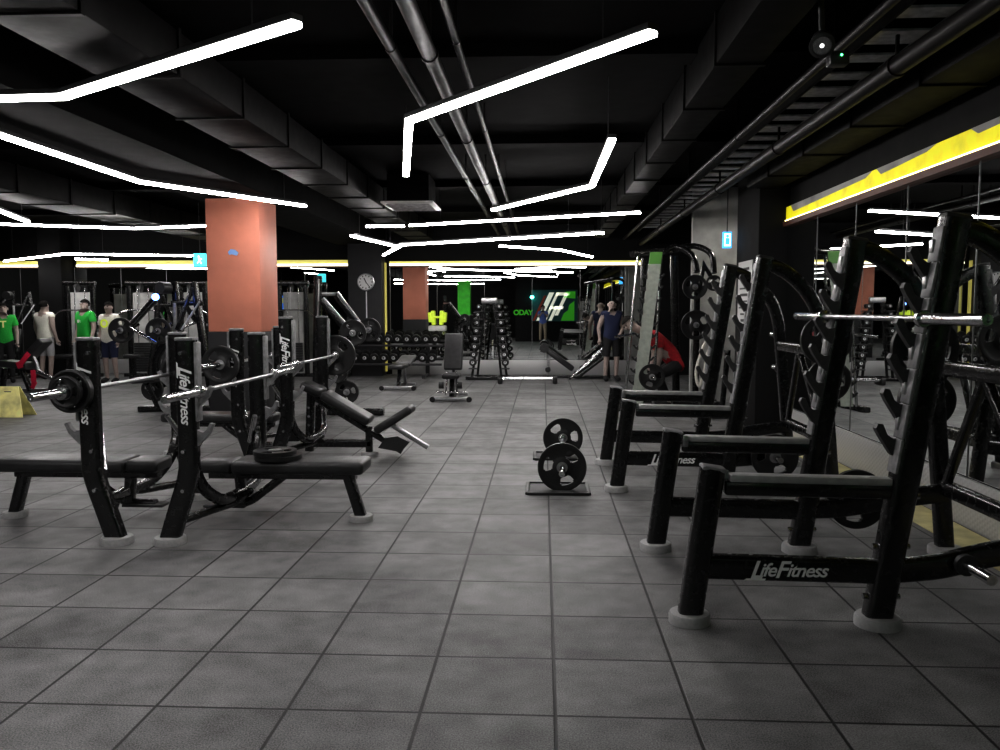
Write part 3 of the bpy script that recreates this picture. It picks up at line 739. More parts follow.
for x in (-4.4, -2.6):
    beam('side_post', dr, DARK, [(x, 18.6, .03), (x, 18.6, .74)], .09, .06, (1, 0, 0))
    beam('foot_beam', dr, DARK, [(x, 17.95, .035), (x, 18.63, .035)], .09, .07, (1, 0, 0))
# dumbbell shaped sign standing on the rack
sc = w(437, 318, 19.08)
sg = thing('dumbbell_sign', 'yellow green dumbbell shaped sign on a white base above the dumbbell rack', 'sign', sc)
M().obox(sc+V((-.2, 0, -.24)), sc+V((.2, 0, -.24)), .12, .13, (0, 1, 0), .03).build('base', WHITEP, sg)
m_ = M()
for s in (-1, 1):
    m_.obox(sc+V((.085*s, -.0, -.16)), sc+V((.105*s, -.0, .17)), .05, .08, (0, 1, 0), .02)
    m_.obox(sc+V((.16*s, -.0, -.1)), sc+V((.18*s, -.0, .13)), .05, .07, (0, 1, 0), .02)
m_.obox(sc+V((-.1, 0, .02)), sc+V((.1, 0, .02)), .05, .05, (0, 1, 0), .01)
m_.build('dumbbell_emblem', YGREEN, sg)
M().box(sc+V((0, .07, -.24)), (.12, .06, .08)).build('wall_bracket', STEEL, sg)

# A-frame dumbbell tree
ab = f(489, 380); AX, AY = ab.x, ab.y+.1
at = thing('dumbbell_tree', 'tall A shaped dumbbell tree standing before the far mirror', 'dumbbell rack', (AX, AY, 0))
for s in (-1, 1):
    for dx in (0, .12): beam('side_post', at, BLACK, [(AX+s*(.09+dx*.3), AY+.05, 1.66), (AX+s*(.26+dx), AY+.05, .05)], .05, .05)
    for k in range(8):
        h = .3+.175*k; x = AX+s*(.36-.17*(h/1.6))
        M().box((x+.02*s, AY, h-.06), (.18, .26, .02), bev=.005).build('cradle', DARK, at)
        dumbbell('small chrome and black dumbbell on the %s side of the dumbbell tree, %s from the bottom' % ('mirror left' if s < 0 else 'aisle right', ORD[k]) if False else 'small round dumbbell on the %s leg of the dumbbell tree, %s from the floor' % ('left' if s < 0 else 'right', ORD[k]), (x+.02*s, AY, h+.075-.035*k/8), .078-.034*k/8, .24-.06*k/8, 'dumbbells on the dumbbell tree')
beam('base_beam', at, BLACK, [(AX-.5, AY-.1, .04), (AX+.5, AY-.1, .04)], .08, .07)
beam('base_beam', at, BLACK, [(AX-.42, AY+.35, .04), (AX+.42, AY+.35, .04)], .08, .07)
for s in (-1, 1): beam('side_foot', at, BLACK, [(AX+.36*s, AY-.1, .04), (AX+.36*s, AY+.35, .04)], .07, .06, (1, 0, 0))
M().box((AX, AY+.05, 1.7), (.34, .08, .12), bev=.015).build('top_plate', STEEL, at)
# low twin-bar stand on the floor
a, b = f(500, 384), f(555, 384)
lb = thing('parallel_bar_stand', 'low twin chrome bars on black end blocks lying before the far mirror', 'bar stand', (a+b)/2)
for e in (a, b): M().box(e+V((0, .1, .07)), (.1, .36, .14), bev=.03).build('end_block', RUBBER, lb)
for dy, z in ((.0, .1), (.2, .11)): tube('bar', lb, CHROME, [a+V((0, dy, z)), b+V((0, dy, z))], .028)
# back extension bench
c0, c1 = w(547, 350, 18.2), w(573, 374, 18.2)
eb = thing('back_extension_bench', 'sloping black back extension bench before the far mirror', 'bench', (c0.x, 18.2, 0))
pad('long_pad', eb, VINYL, c0, V((c1.x, c1.y, .2)), .3, .12)
M().cyl(c0+V((-.06, -.22, .05)), c0+V((-.06, .22, .05)), .1, n=14).build('roller_pad', VINYL, eb)
beam('upright', eb, STEEL, [V((c0.x+.02, 18.2, .03)), c0+V((.04, 0, -.05))], .06, .06)
M().cyl((c0.x+.02, 18.0, .2), (c0.x+.02, 18.4, .2), .06, n=12).build('ankle_roller', VINYL, eb)
beam('base_beam', eb, BLACK, [(c0.x-.05, 18.2, .04), (c1.x+.15, 18.2, .04)], .08, .06)
beam('cross_foot', eb, BLACK, [(c0.x, 17.95, .04), (c0.x, 18.45, .04)], .07, .06, (1, 0, 0))
beam('cross_foot', eb, BLACK, [(c1.x+.1, 17.95, .04), (c1.x+.1, 18.45, .04)], .07, .06, (1, 0, 0))
# sloping barbell holder
q0, q1 = w(577, 377, 18.0), w(606, 352, 18.0)
hr = thing('barbell_holder', 'sloping rack of short chrome bars beside the man in navy', 'bar rack', (q0.x, 18.0, 0))
for yy in (17.8, 18.4):
    beam('side_rail', hr, BLACK, [(q0.x, yy, .05), (q1.x+.05, yy, q1.z-.02)], .06, .07)
    beam('rear_leg', hr, BLACK, [(q1.x+.02, yy, q1.z), (q1.x+.05, yy, .03)], .06, .06)
beam('base_beam', hr, BLACK, [(q0.x-.05, 18.1, .035), (q1.x+.1, 18.1, .035)], .08, .06)
for k in range(5):
    tt = (k+.5)/5; c = V((q0.x, 0, .16)).lerp(V((q1.x, 0, q1.z+.1)), tt); c.y = 18.1
    t = thing('short_bar', 'short chrome bar on the sloping rack, %s from the floor end' % ORD[k], 'bar', c, 'bars on the sloping rack')
    d = V((.33, -.0, .26)).normalized()
    M().cyl(c-d*.28+V((0, -.3+.15*k, 0)), c+d*.28+V((0, -.3+.15*k, 0)), .022, n=10).build('bar_shaft', CHROME, t)
    for s in (-1, 1): M().cyl(c+d*(.26*s)+V((0, -.3+.15*k, 0)), c+d*(.31*s)+V((0, -.3+.15*k, 0)), .03, n=10).build('end_grip', RUBBER, t)

# ------------------------------------------------------------------ smith machine, plate tree at the right rear
SY = 12.3
s0, s1 = w(622, 398, SY), w(660, 254, SY)
sm = thing('smith_machine', 'smith machine with a pale grey green hooked guide plate', 'smith machine', (s0.x, SY, 0))
wdt = .27
d = (s1-s0); 
m_ = M(); poly = []
lo = V((w(637, 397, SY).x, SY, .08)); hi = w(656.5, 252, SY); n = 13
L = []; Rr = []
for k in range(n+1):
    p = lo.lerp(hi, k/n); ww = .088
    L.append(p+V((-ww, 0, 0))); Rr.append(p+V((ww, 0, 0)))
M().prism(Rr[:1]+[Rr[-1]]+[L[-1], L[0]], (0, .03, 0)).build('guide_plate', SMITHG, sm)
M().prism([Rr[-2]+V((0, -.004, 0)), Rr[-1]+V((0, -.004, 0)), L[-1]+V((0, -.004, 0)), L[-2]+V((0, -.004, 0))], (0, .038, 0)).build('top_cap', SMITHT, sm)
for k in range(1, n-1):
    for side_, pts_ in ((-1, L), (1, Rr)):
        if side_ > 0 and k < 4: continue
        p = pts_[k]
        M().prism([p+V((0, -.01, -.05)), p+V((.05*side_, -.01, -.02)), p+V((.085*side_, -.01, .03)), p+V((.06*side_, -.01, .035)), p+V((.03*side_, -.01, .0)), p+V((0, -.01, .03))], (0, .05, 0)).build('hook', DARK, sm)
for px0, py0, px1, py1 in ((661, 256, 653, 396), (638, 256, 624, 396)):
    a = w(px1, py1, SY+.12); a.z = .06; tube('guide_rod', sm, CHROME, [a, w(px0, py0, SY+.12)], .022)
beam('rear_post', sm, BLACK, [V((w(676, 396, SY+1.15).x, SY+1.15, .05)), w(674, 256, SY+1.15)], .09, .12)
beam('rear_post', sm, BLACK, [V((w(640, 394, SY+1.15).x, SY+1.15, .05)), w(644, 258, SY+1.15)], .09, .09)
beam('top_beam', sm, BLACK, [w(632, 254, SY+.1), w(676, 250, SY+1.1)], .09, .09)
beam('base_beam', sm, BLACK, [(lo.x-.2, SY+1.15, .04), (lo.x+.9, SY+1.15, .04)], .1, .08)
beam('base_beam', sm, BLACK, [(lo.x-.25, SY-.1, .04), (lo.x-.1, SY+1.1, .04)], .1, .08, (1, 0, 0))
tube('bent_arm', sm, BLACK, smooth([w(664, 252, SY+.2), w(676, 247, SY+.2), w(692, 255, SY+.1), w(697, 272, SY)], 5), .045)
tube('bent_arm', sm, BLACK, smooth([w(672, 250, SY+.5), w(694, 246, SY+.5), w(711, 254, SY+.4), w(714, 273, SY+.3)], 5), .045)
tube('bar_catch', sm, CHROME, [w(615, 337, SY-.15), w(634, 334, SY)], .02)
bc = w(652, 377, SY-.15)
barbell('low loaded barbell in the smith machine by the person in red', bc+V((.0, .65, 0)), .95, .35)
plate('black plate low on the smith machine barbell', bc+V((0, .02, 0)), .19, .05, group='plates on barbells')
pt = thing('plate_tree', 'black plate storage tree with curved arms before the grey partition', 'plate rack', (w(696, 400, 12.9).x, 12.9, 0))
tx = w(697, 300, 12.9).x
beam('post', pt, BLACK, [(tx, 12.9, .04), (tx, 12.9, 2.0)], .07, .09)
beam('base_beam', pt, BLACK, [(tx-.35, 12.9, .04), (tx+.45, 12.9, .04)], .1, .08)
beam('base_foot', pt, BLACK, [(tx, 12.55, .04), (tx, 13.35, .04)], .1, .08, (1, 0, 0))
beam('slanted_arm', pt, BLACK, [w(699, 292, 12.85), w(704, 265, 12.8), w(716, 285, 12.8)], .06, .06)
for px, py, r, lb_ in ((695, 287, .185, 'black three hole plate at the top of the plate tree'), (714, 283, .12, 'small black plate right of the top plate on the plate tree'), (696, 325, .225, 'largest black plate on the plate tree, below the top one')):
    c = w(px, py, 12.72)
    M().cyl(c+V((0, .22 if px > 705 else .18, 0)), c+V((0, -.12, 0)), .024, n=12).build('horn', CHROME, pt)
    if px > 705: beam('side_arm', pt, BLACK, [c+V((0, .2, 0)), V((tx, 12.9, c.z-.1))], .05, .05)
    plate(lb_, c, r, .045, (0, .5, 0), 'plates on the plate tree')
# white rope and orange grip hanging beside
t = thing('cable_rope', 'pale looped rope hanging low beside the plate tree', 'rope', w(702, 360, 12.4))
tube('rope_loop', t, WHITEC, smooth([w(708, 338, 12.4), w(702, 350, 12.4), w(696, 372, 12.4), w(699, 386, 12.4), w(704, 372, 12.4), w(707, 356, 12.4), w(711, 345, 12.4)], 6), .022, 8)
M().ball(w(709, 340, 12.4), .05).build('knot', RUBBER, t)
hk = thing('orange_grip_trainer', 'machine handle with an orange grip behind the farther squat rack', 'exercise handle', w(716, 380, 11.6))
tube('curved_arm', hk, STEEL, smooth([w(728, 352, 11.6), w(720, 350, 11.6), w(714, 358, 11.6), w(712, 372, 11.6)], 5), .02)
M().obox(w(717, 352, 11.55), w(715, 364, 11.55), .07, .06, (0, 1, 0), .015).build('grip', ORANGEH, hk)
beam('post', hk, BLACK, [V((w(722, 380, 11.65).x, 11.65, .03)), w(728, 350, 11.65)], .07, .07)
M().obox(w(712, 378, 11.6), w(711, 396, 11.6), .05, .03, (0, 1, 0), .01).build('red_tag', REDS, hk)
M().box((w(722, 380, 11.65).x, 11.65, .03), (.5, .5, .06), bev=.01).build('base', DARK, hk)

# ------------------------------------------------------------------ left background machines
def lever_press(label):
    """plate loaded press machine; built round x=0, faces the camera"""
    t = thing('lever_press_machine', label, 'exercise machine', (0, 0, 0), 'plate loaded machines')
    beam('rear_post', t, BLACK, [(.22, .35, .03), (.14, .3, 1.92)], .1, .09)
    beam('a_frame_leg', t, BLACK, [(.72, .2, .04), (.46, .25, 1.9)], .11, .09)
    beam('a_frame_leg', t, BLACK, [(.2, .2, 1.2), (.46, .25, 1.9)], .06, .06)
    beam('cross_bar', t, BLACK, [(.1, .28, 1.6), (.58, .25, 1.6)], .08, .08)
    beam('chrome_brace', t, STEEL, [(.16, .22, .85), (.16, .24, 1.6)], .05, .05)
    beam('chrome_brace', t, STEEL, [(.3, .12, 1.2), (.56, .2, 1.62)], .03, .03)
    ar = beam('lever_arm', t, BLACK, [(.06, .1, 1.8), (-.34, -.1, 1.28)], .09, .09)
    tube('handle', ar, CHROME, smooth([(-.36, -.1, 1.25), (-.2, -.2, 1.18), (.08, -.22, 1.02)], 4), .028)
    M().cyl((.04, .02, 1.82), (.1, .18, 1.82), .09, n=14).build('pivot', DARK, ar)
    for x, z in ((-.5, 1.2), (.06, 1.19), (-.06, .34)):
        o = M().cyl((x, .1, z), (x, -.22, z), .026, n=12).build('plate_horn', CHROME, t)
        beam('horn_arm', t, BLACK, [(x, .05, z), (.16 if x > -.3 else -.34, .12, z+.1)], .06, .06)
    beam('curved_column', t, BLACK, smooth([(.12, .0, 1.0), (-.02, .0, .8), (-.04, .0, .5), (-.02, 0, .04)], 5), .11, .1)
    beam('base_beam', t, BLACK, [(-.3, -.05, .04), (.75, .1, .04)], .1, .08)
    beam('base_beam', t, STEEL, [(-.25, .0, .05), (.3, .5, .05)], .08, .07)
    pad('seat_pad', t, VINYL, (-.15, -.42, .5), (.2, -.42, .52), .34, .08)
    pad('back_pad', t, VINYL, (.22, -.3, .55), (.3, -.1, 1.05), .3, .08)
    beam('seat_post', t, BLACK, [(.02, -.42, .46), (.0, -.05, .06)], .07, .07)
    return t
P1 = V((w(160, 400, 11.9).x, 11.9, 0))
lp = lever_press('black lever press machine with round plates left of the orange column'); lp.location = P1
for dx, dz, r, lb_ in ((-.5, 1.2, .185, 'round black plate on the left horn of the lever press machine'), (.06, 1.19, .19, 'round black plate on the middle horn of the lever press machine'), (-.06, .34, .16, 'round black plate low on the lever press machine')):
    plate(lb_, P1+V((dx, -.1, dz)), r, .05, group='plates on the lever press')
dup(lp, (-11.7, 17.5, 0), .5, 'black lever press machine behind the bench with red straps')
dup(lp, (-7.3, 16.4, 0), -2.4, 'black lever press machine near the far mirror, left of the orange column')
tag(M().ball(w(155.5, 297, 11.6), .05).build('blue_glare_ball', BLUEGLARE), 'added blue glowing ball standing in for a glare by the lever press machine', 'lamp')  # made-up glowing ball for a blue flare; the machine has no lamp

# hack-squat style machine behind the incline bench
HY = 11.6
def hp(px, py, dy=0): return w(px, py, HY+dy)
hm = thing('hack_squat_machine', 'black sloped sled machine loaded with big plates behind the incline bench', 'exercise machine', (hp(335, 400).x, HY, 0))
beam('tall_post', hm, BLACK, [V((hp(316, 400).x, HY, .03)), hp(318, 276)], .12, .1)
beam('chrome_strip', hm, STEEL, [hp(318, 322, -.07), hp(319, 279, -.07)], .03, .02)
for a_, b_, dy in (((322, 300), (346, 328), -.15), ((336, 294), (360, 326), .35)):
    beam('slide_rail', hm, BLACK, [hp(*a_, dy), hp(*b_, dy)], .1, .1)
    beam('rail_cover', hm, STEEL, [hp(a_[0]+1.5, a_[1]-2, dy-.06), hp(b_[0]+1, b_[1]-3, dy-.06)], .03, .03)
beam('top_bar', hm, STEEL, [hp(319, 294, .1), hp(337, 294, .35)], .05, .05)
beam('lower_post', hm, BLACK, [V((hp(340, 400).x, HY, .03)), hp(344, 330)], .12, .14)
beam('base_beam', hm, BLACK, [(hp(312, 412).x, HY, .05), (hp(384, 412).x, HY, .05)], .1, .1)
beam('cross_foot', hm, BLACK, [(hp(318, 412).x, HY-.4, .05), (hp(318, 412).x, HY+.6, .05)], .1, .1, (1, 0, 0))
for px, py, r, dy, lb_ in ((353, 333, .185, -.3, 'big black plate on the front horn of the sled machine'), (369, 330, .175, .25, 'black plate on the rear horn of the sled machine'), (336, 371, .17, -.25, 'black plate half hidden under the sled machine'), (347, 392, .165, -.2, 'black plate lowest on the sled machine, near the floor')):
    c = hp(px, py, dy); plate(lb_, c, r, .05, group='plates on the sled machine')
    M().cyl(c+V((0, .14, 0)), c+V((0, -.12, 0)), .026, n=12).build('plate_horn', CHROME, hm)
    beam('horn_arm', hm, BLACK, [c+V((0, .12, 0)), hp(342, 350 if py < 350 else 380, .02)], .06, .06)

# bench with red straps at the left edge
SYB = 14.6
def sp_(px, py, dy=0): return w(px, py, SYB+dy)
sb = thing('leg_curl_bench', 'black padded leg bench with inclined pad near the left edge', 'exercise machine', (sp_(25, 392).x, SYB, 0))
pad('inclined_pad', sb, VINYL, sp_(28, 358), sp_(46, 340), .35, .12)
pad('seat_pad', sb, VINYL, sp_(4, 363), sp_(33, 366), .4, .12)
tube('curved_tube', sb, STEEL, smooth([sp_(30, 352), sp_(36, 362), sp_(40, 372), sp_(56, 380)], 5), .035)
beam('front_leg', sb, BLACK, [sp_(22, 370), V((sp_(30, 380).x, SYB, .03))], .09, .08)
beam('rear_leg', sb, BLACK, [sp_(5, 368), V((sp_(2, 380).x, SYB, .03))], .09, .08)
beam('base_beam', sb, STEEL, [(sp_(-6, 380).x, SYB, .04), (sp_(50, 380).x, SYB, .04)], .08, .07)
tube('lever', sb, CHROME, [sp_(37, 372, -.3), sp_(56, 380, -.3)], .04)
for lb_, a_, b_ in (('red strap tied round the inclined pad of the leg bench', (19, 366), (29, 353)), ('red strap hanging below the leg bench', (33, 370), (34, 385))):
    m_ = M().obox(sp_(*a_, -.24), sp_(*b_, -.24), .02, .09, (0, 1, 0), .005)
    if 'hanging' in lb_: m_.obox(sp_(32, 384, -.24), sp_(35.5, 386, -.24), .02, .14, (0, 1, 0), .005)
    else: m_.obox(sp_(17, 366, -.24), sp_(22, 364, -.24), .02, .12, (0, 1, 0), .005)
    tag(m_.build('strap', REDS), lb_, 'strap', 'red straps')
# yellow floor sign
ys0 = f(12, 416)
ysn = thing('floor_sign', 'yellow folding floor sign at the left edge, beside the foreground bench', 'sign', ys0)
for s in (-1, 1):
    poly = [ys0+V((-.36, .16*s, .0)), ys0+V((.26, .16*s, .0)), ys0+V((.12, .015*s, .42)), ys0+V((-.24, .015*s, .42))]
    M().prism(poly, (0, .012, 0)).build('board', YELLOW, ysn)
M().box(ys0+V((-.02, -.034, .34)), (.1, .012, .035), Matrix.Rotation(.3, 3, 'X'), bev=.012).build('handle_slot', INK, ysn)
# weight stack towers before the far mirror
def stack_tower(label, x, y, rz=0):
    t = thing('cable_machine', label, 'exercise machine', (0, 0, 0), 'weight stack machines')
    for s in (-1, 1):
        beam('side_post', t, BLACK, [(.3*s, 0, .03), (.3*s, 0, 2.1)], .08, .1)
        tube('guide_rod', t, CHROME, [(.12*s, 0, .1), (.12*s, 0, 2.0)], .012, 8)
    M().box((0, .04, 1.05), (.46, .06, 1.7), bev=.01).build('shroud', WALLG, t)
    m_ = M()
    for k in range(12): m_.box((0, -.02, .14+.055*k), (.4, .13, .048), bev=.005)
    m_.build('weight_stack', DARK, t)
    beam('top_beam', t, BLACK, [(-.36, 0, 2.1), (.36, 0, 2.1)], .12, .1)
    beam('base_beam', t, BLACK, [(-.45, 0, .04), (.45, 0, .04)], .12, .08)
    beam('front_foot', t, BLACK, [(0, 0, .04), (0, -.8, .04)], .1, .08, (1, 0, 0))
    M().cyl((-.03, -.1, 2.0), (.03, -.1, 2.0), .09, n=16).build('pulley', DARK, t)
    tube('pull_cable', t, STEEL, [(0, -.19, 2.0), (0, -.19, 1.5)], .006, 6)
    tube('lat_bar', t, CHROME, smooth([(-.5, -.19, 1.36), (-.35, -.19, 1.48), (0, -.19, 1.5), (.35, -.19, 1.48), (.5, -.19, 1.36)], 4), .016, 8)
    pad('seat_pad', t, VINYL, (-.18, -.62, .5), (.18, -.62, .5), .34, .08)
    beam('seat_post', t, BLACK, [(0, -.62, .05), (0, -.62, .46)], .08, .08, (1, 0, 0))
    t.location = (x, y, 0); t.rotation_euler = (0, 0, rz); return t
st = stack_tower('tall weight stack machine with a lat bar, near the far left pillar', -10.4, 18.2)
dup(st, (-9.0, 18.3, 0), .1, 'tall weight stack machine behind the man in the green shirt')
dup(st, (-7.9, 18.4, 0), -.1, 'tall weight stack machine near the far mirror, beside the lever press')
dup(st, (-5.6, 18.4, 0), 0, 'tall weight stack machine hidden partly by the orange column')
dup(st, (1.9, 1.1, 0), PI, 'weight stack machine by the entrance, seen only in the mirror')

# ------------------------------------------------------------------ back wall graphics (seen in the far mirror)
mu = thing('wall_mural', 'green and white painted wall graphic seen in the far mirror', 'mural', (.5, -1.48, 1.6))
YB = -1.47
M().box((.55, YB-.015, 1.72), (2.2, .02, 1.5)).build('painted_panel', TEALP, mu)
m_ = M()
def para(m_, x0, x1, z0, z1, sl): m_.prism([(x0, YB, z0), (x1, YB, z0), (x1+sl, YB, z1), (x0+sl, YB, z1)], (0, -.006, 0))
for x0, x1 in ((-.32, -.08), (.02, .16)): para(m_, x0, x1, 1.0, 2.35, .62)
para(m_, .26, .42, 1.0, 1.7, .32); para(m_, .55, .72, 1.25, 2.3, .5); para(m_, .3, .95, 1.55, 1.68, .05); para(m_, .62, 1.25, 2.2, 2.35, .07)
m_.build('white_stroke', MWHITE, mu)
m_ = M(); para(m_, -.5, -.38, 1.0, 2.2, .55); m_.build('red_stroke', REDP, mu)
m_ = M(); m_.prism([(.85, YB, 1.0), (1.5, YB, 1.0), (1.5, YB, 1.95), (1.25, YB, 1.75), (1.2, YB, 1.5), (1.0, YB, 1.35)], (0, -.006, 0)); m_.prism([(1.0, YB, 2.1), (1.55, YB, 2.05), (1.55, YB, 2.4), (1.1, YB, 2.4)], (0, -.006, 0)); m_.build('green_splash', GREENP, mu)
text('lettering', 'ODAY', .34, GREENP, mu, (-.95, YB+.004, 1.38), (1, 0, 0), (0, 0, 1), 0, .04)
la = V((-.52, -1.3, 2.12))
t = thing('cyan_glare_globe', 'added cyan glowing globe standing in for a glare in the far mirror', 'lamp', la)  # invented globe and bracket, in place of a cyan flare in the mirror
M().ball(la, .085).build('globe', CYAN, t); M().obox(la+V((0, -.05, 0)), la+V((0, -.2, 0)), .04, .04).build('bracket', DARK, t)
ga = w(464, 300, 39.8); gx = ga.x
gpl = thing('green_pillar', 'bright green pillar near the benches, seen in the far mirror', 'pillar', (gx, -1.6, 0))
M().box((gx, -1.6, 1.9), (.6, .5, 2.0), bev=.01).build('green_cladding', mat('glowing_green_paint', (.05, .42, .03), .6, 0, .2, 5, emit=(.05, .42, .02), estr=.12), gpl)  # slight emission in the paint keeps the pillar bright in the mirror
M().box((gx, -1.6, .45), (.62, .52, .9), bev=.01).build('pillar_base', COLDK, gpl)
ta = w(282, 303, 39.4); tx_ = ta.x
tv = thing('hanging_screen', 'blue screen hanging from the ceiling, seen in the far mirror', 'screen', (tx_, -1.0, ta.z))
M().box((tx_, -1.0, ta.z), (.55, .06, .75), bev=.01).build('screen_case', DARK, tv)
M().box((tx_, -.965, ta.z), (.5, .01, .7)).build('display', mat('screen_blue', (.05, .2, .7), .3, emit=(.04, .2, .8), estr=1.1), tv)
M().box((tx_+.05, -.958, ta.z+.12), (.3, .004, .25)).build('picture', mat('screen_yellow', (.6, .6, .2), .3, emit=(.5, .5, .2), estr=.7), tv)
M().cyl((tx_, -1.0, ta.z+.36), (tx_, -1.0, CEILZ), .02, n=8).build('pole', DARK, tv)
dx, dy = 3.1, 12.6
dl = thing('downlight', 'round downlight before the grey partition, behind the dark pillar', 'lamp', (dx, dy, 3.0))
M().lathe((dx, dy, 2.98), (0, 0, 1), [(.1, 0), (.11, .01), (.11, .47)], 20).build('can', DARK, dl)
M().lathe((dx, dy, 2.972), (0, 0, 1), [(.085, 0), (.085, .006)], 20).build('lens', mat('downlight_lens', (.9, .9, .85), .4, emit=(1, .96, .86), estr=170), dl)

# ------------------------------------------------------------------ people
def skin_mesh(verts, edges, radii, mt, sub=2):
    me = bpy.data.meshes.new('sk'); me.from_pydata([tuple(v) for v in verts], edges, [])
    o = bpy.data.objects.new('sk', me); COL.objects.link(o)
    o.modifiers.new('s', 'SKIN')
    if not me.skin_vertices: me.skin_vertices.new() if hasattr(me.skin_vertices, 'new') else None
    dat = me.skin_vertices[0].data
    for i, r in enumerate(radii):
        dat[i].radius = r if isinstance(r, tuple) else (r, r); dat[i].use_root = False
    seen = set(); adj = {}
    for a, b in edges: adj.setdefault(a, []).append(b); adj.setdefault(b, []).append(a)
    for i in range(len(verts)):
        if i in seen: continue
        dat[i].use_root = True; stk = [i]
        while stk:
            q = stk.pop()
            if q in seen: continue
            seen.add(q); stk += adj.get(q, [])
    s = o.modifiers.new('d', 'SUBSURF'); s.levels = sub; s.render_levels = sub
    dg = bpy.context.evaluated_depsgraph_get(); dg.update()
    r = bpy.data.meshes.new_from_object(o.evaluated_get(dg)); bpy.data.objects.remove(o)
    return r
def limb(J, names, radii, extra=0):
    return [J[n] for n in names], [r+extra for r in radii]
BASEJ = dict(pel=(0, 0, .95), sp=(0, 0, 1.12), ch=(0, .005, 1.31), nb=(0, .02, 1.47), jw=(0, -.015, 1.56), hd=(0, -.005, 1.63), ht=(0, .005, 1.70),
             sL=(.175, .01, 1.41), eL=(.235, .03, 1.13), wL=(.245, -.05, .90), sR=(-.175, .01, 1.41), eR=(-.235, .03, 1.13), wR=(-.245, -.05, .90),
             hL=(.09, 0, .90), kL=(.115, -.02, .50), aL=(.12, .03, .09), tL=(.14, -.13, .035), hR=(-.09, 0, .90), kR=(-.115, -.02, .50), aR=(-.12, .03, .09), tR=(-.14, -.13, .035))
def person(label, loc, rz, pose=None, H=1.76, skin=SKIN, shirt=NAVY, sleeves=True, pants=BLACKC, pant_len=.6, hair='short', shoes=BLACKC, emblem=None):
    J = {k: V(v) for k, v in BASEJ.items()}
    for k, v in (pose or {}).items(): J[k] = V(v)
    t = thing('person', label, 'person')
    order = ['pel', 'sp', 'ch', 'nb', 'jw', 'hd', 'ht'] + [a+s for s in 'LR' for a in ('s', 'e', 'w')] + [a+s for s in 'LR' for a in ('h', 'k', 'a', 't')]
    RAD = dict(pel=.135, sp=.125, ch=.15, nb=.06, jw=.072, hd=.09, ht=.065, s=.078, e=.05, w=.031, h=.1, k=.062, a=.042, t=.038)
    rad = lambda n: RAD.get(n, RAD.get(n[:-1]))
    vs = [J[n] for n in order]; idx = {n: i for i, n in enumerate(order)}; rs = [rad(n) for n in order]
    ed = [('pel', 'sp'), ('sp', 'ch'), ('ch', 'nb'), ('nb', 'jw'), ('jw', 'hd'), ('hd', 'ht')]
    for s in 'LR': ed += [('ch', 's'+s), ('s'+s, 'e'+s), ('e'+s, 'w'+s), ('pel', 'h'+s), ('h'+s, 'k'+s), ('k'+s, 'a'+s), ('a'+s, 't'+s)]
    ed = [(idx[a], idx[b]) for a, b in ed]
    # calf and forearm fullness, then hands
    for s in 'LR':
        fd = (J['w'+s]-J['e'+s]).normalized(); acr = fd.cross(V((0, 1, .2))).normalized(); nrm = fd.cross(acr).normalized()
        p = J['w'+s]; i0 = len(vs)
        vs += [p+fd*.04, p+fd*.085]; rs += [(.04), (.036)]; ed += [(idx['w'+s], i0), (i0, i0+1)]
        for q, L in ((-.03, .062), (-.01, .075), (.011, .07), (.03, .055)):
            i1 = len(vs); b = p+fd*.085+acr*q
            vs += [b, b+fd*L*.5+nrm*.006, b+fd*L*.9+nrm*.03]; rs += [.0105, .0095, .008]; ed += [(i1, i1+1), (i1+1, i1+2)]
        i1 = len(vs); b = p+fd*.035-acr*.03
        vs += [b, b+fd*.03-acr*.022+nrm*.01, b+fd*.06-acr*.02+nrm*.02]; rs += [.013, .011, .009]; ed += [(i1, i1+1), (i1+1, i1+2)]
    me = skin_mesh(vs, ed, rs, skin)
    bm = bmesh.new(); bm.from_mesh(me); bpy.data.meshes.remove(me)
    m_ = M(); m_.bm.free(); m_.bm = bm
    up = (J['ht']-J['jw']).normalized(); fwd = V((0, -1, 0)); fwd = (J['face'] if 'face' in J else fwd); fwd = (fwd-up*fwd.dot(up)).normalized(); rt = fwd.cross(up)
    hc = J['hd']
    m_.ball(hc+fwd*.09-up*.012, (.016, .022, .026), 8)
    m_.ball(hc+fwd*.078-up*.055, (.028, .014, .009), 8, mi=2)
    for s in (-1, 1):
        m_.ball(hc+rt*(.088*s)-up*.01, (.014, .022, .034), 8)
        m_.ball(hc+fwd*.08+rt*(.034*s)+up*.012, (.014, .01, .008), 8, mi=1)
    b = m_.build('body', [skin, HAIR, SKIND], t, 180)
    segs = [(a, q) for a, q in [('pel', 'sp'), ('sp', 'ch'), ('ch', 'nb'), ('nb', 'jw'), ('jw', 'hd'), ('hd', 'ht')]]
    for q in 'LR': segs += [('ch', 's'+q), ('s'+q, 'e'+q), ('e'+q, 'w'+q), ('pel', 'h'+q), ('h'+q, 'k'+q), ('k'+q, 'a'+q), ('a'+q, 't'+q)]
    def near(c):
        best = (9, None, 0)
        for a, q in segs:
            d = J[q]-J[a]; tt = max(0, min(1, (c-J[a]).dot(d)/d.length_squared)); dd = abs((J[a]+d*tt-c).length-(rad(a)*(1-tt)+rad(q)*tt)*.92)
            if dd < best[0]: best = (dd, (a, q), tt)
        return best[1], best[2]
    bme = b.data; info = [near(v.co) for v in bme.vertices]; nbody = len(bme.vertices)
